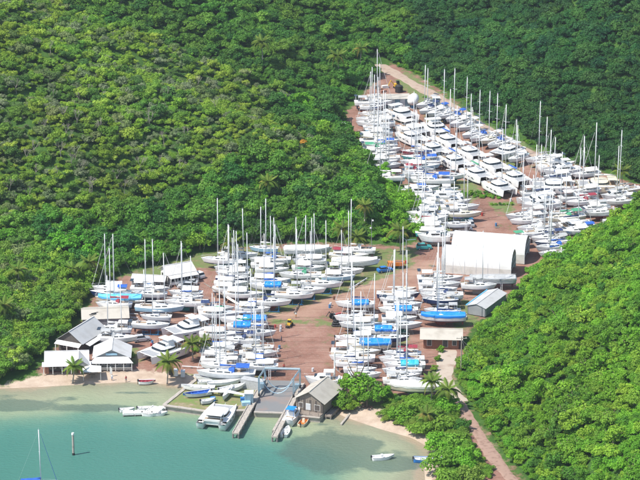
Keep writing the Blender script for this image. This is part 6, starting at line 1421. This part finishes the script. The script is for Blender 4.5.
for s_ in (-1, 1): part('track', MB().box((0, s_ * .7, .3), (2.3, .4, .6), top=.85), P['black'], o)
for k, (px, py) in enumerate(((380, 90), (385, 88), (383, 92), (376, 88))): crate(px, py, (2.2, 1.1, .5 + .3 * (k % 2)), ['rust', 'wall_white', 'brick', 'wood'][k], ['rusty scrap panel', 'white scrap panel', 'red scrap box', 'wooden pallet stack'][k] + ' in the junk pile at the yard\'s top left', 'scrap_pile_item', 'scrap', 20 * k, z=ground(*on_floor(px, py)))
x, y = on_level(424, 94) ; x, y = on_floor(436, 112); o = thing('container_tower', 'narrow blue-grey shed standing at the top of the catamaran rows', 'shed', (x, y, ground(x, y)), R(5)); part('body', MB().box((0, 0, 2.4), (2.1, 2.1, 4.8)), P['steel_blue'], o); part('roof', MB().box((0, 0, 4.9), (2.5, 2.5, .14)), P['roof_white'], o)
for q in (-.75, 0, .75): part('slat', MB().box((q, -1.08, 2.6), (.3, .06, 3.8)), P['lgrey'], o)
x, y = on_floor(348, 132); o = thing('brick_hut', 'tiny orange brick hut with dark posts at the left edge of the upper yard', 'hut', (x - 1, y, ground(x, y))); part('wall', MB().box((0, 0, 1.4), (1.6, 1.6, 2.8)), P['brick'], o); part('roof', MB().box((0, 0, 2.9), (2.0, 2.0, .12)), P['roof_grey'], o); posts(o, [(1.6, -.4), (2.1, -.4)], 5.0, .13, P['dwood'])
x, y = on_floor(469, 221); 
for k, (px, py, m_) in enumerate(((469, 219, 'tarp_sky'), (345, 332, 'rust'))):
    x, y = on_floor(px, py); o = thing('ground_tarp', ['pale blue tarp spread on the grass above the parked cars', 'heap of rust brown earth on the brown yard below the tyres'][k], 'tarp' if k == 0 else 'heap', (x, y, ground(x, y) + .02)); part('sheet', MB().box((0, 0, .1 + .2 * k), (2.6 + k * 2.2, 1.5 + k, .16 + .4 * k), .2, top=.75 - .35 * k), P[m_], o)
x, y = on_floor(200, 304); 
crate(190.5, 302, (2.6, 1.6, 1.6), 'blue', 'blue machine with raised pale top right of the lower left boats', 'blue_compressor', 'machine', 10, z=ground(*on_floor(190.5, 302)), lidm='ltblue')
crate(231, 272, (1.2, 1.2, 1.2), 'tarp_sky', 'sky blue bin among the middle row sterns', 'plastic_bin', 'bin', 0, z=ground(*on_floor(231, 272)))

# ------------------------------------------------------------ thin sea haze
hz_ = MB().box((0, 700, 125), (1600, 2200, 256)); ho = link('haze', hz_.mesh('haze', []))
hm = bpy.data.materials.new('haze_air'); hm.use_nodes = True; hn = hm.node_tree.nodes; hn.remove(hn['Principled BSDF']); pv = hn.new('ShaderNodeVolumePrincipled')
pv.inputs['Color'].default_value = (.80, .90, 1, 1); pv.inputs['Density'].default_value = .00006; pv.inputs['Anisotropy'].default_value = .2
hm.node_tree.links.new(pv.outputs[0], hn['Material Output'].inputs['Volume']); ho.data.materials.append(hm); tag(ho, 'thin bluish sea haze filling the whole bay', 'haze', kind='stuff')
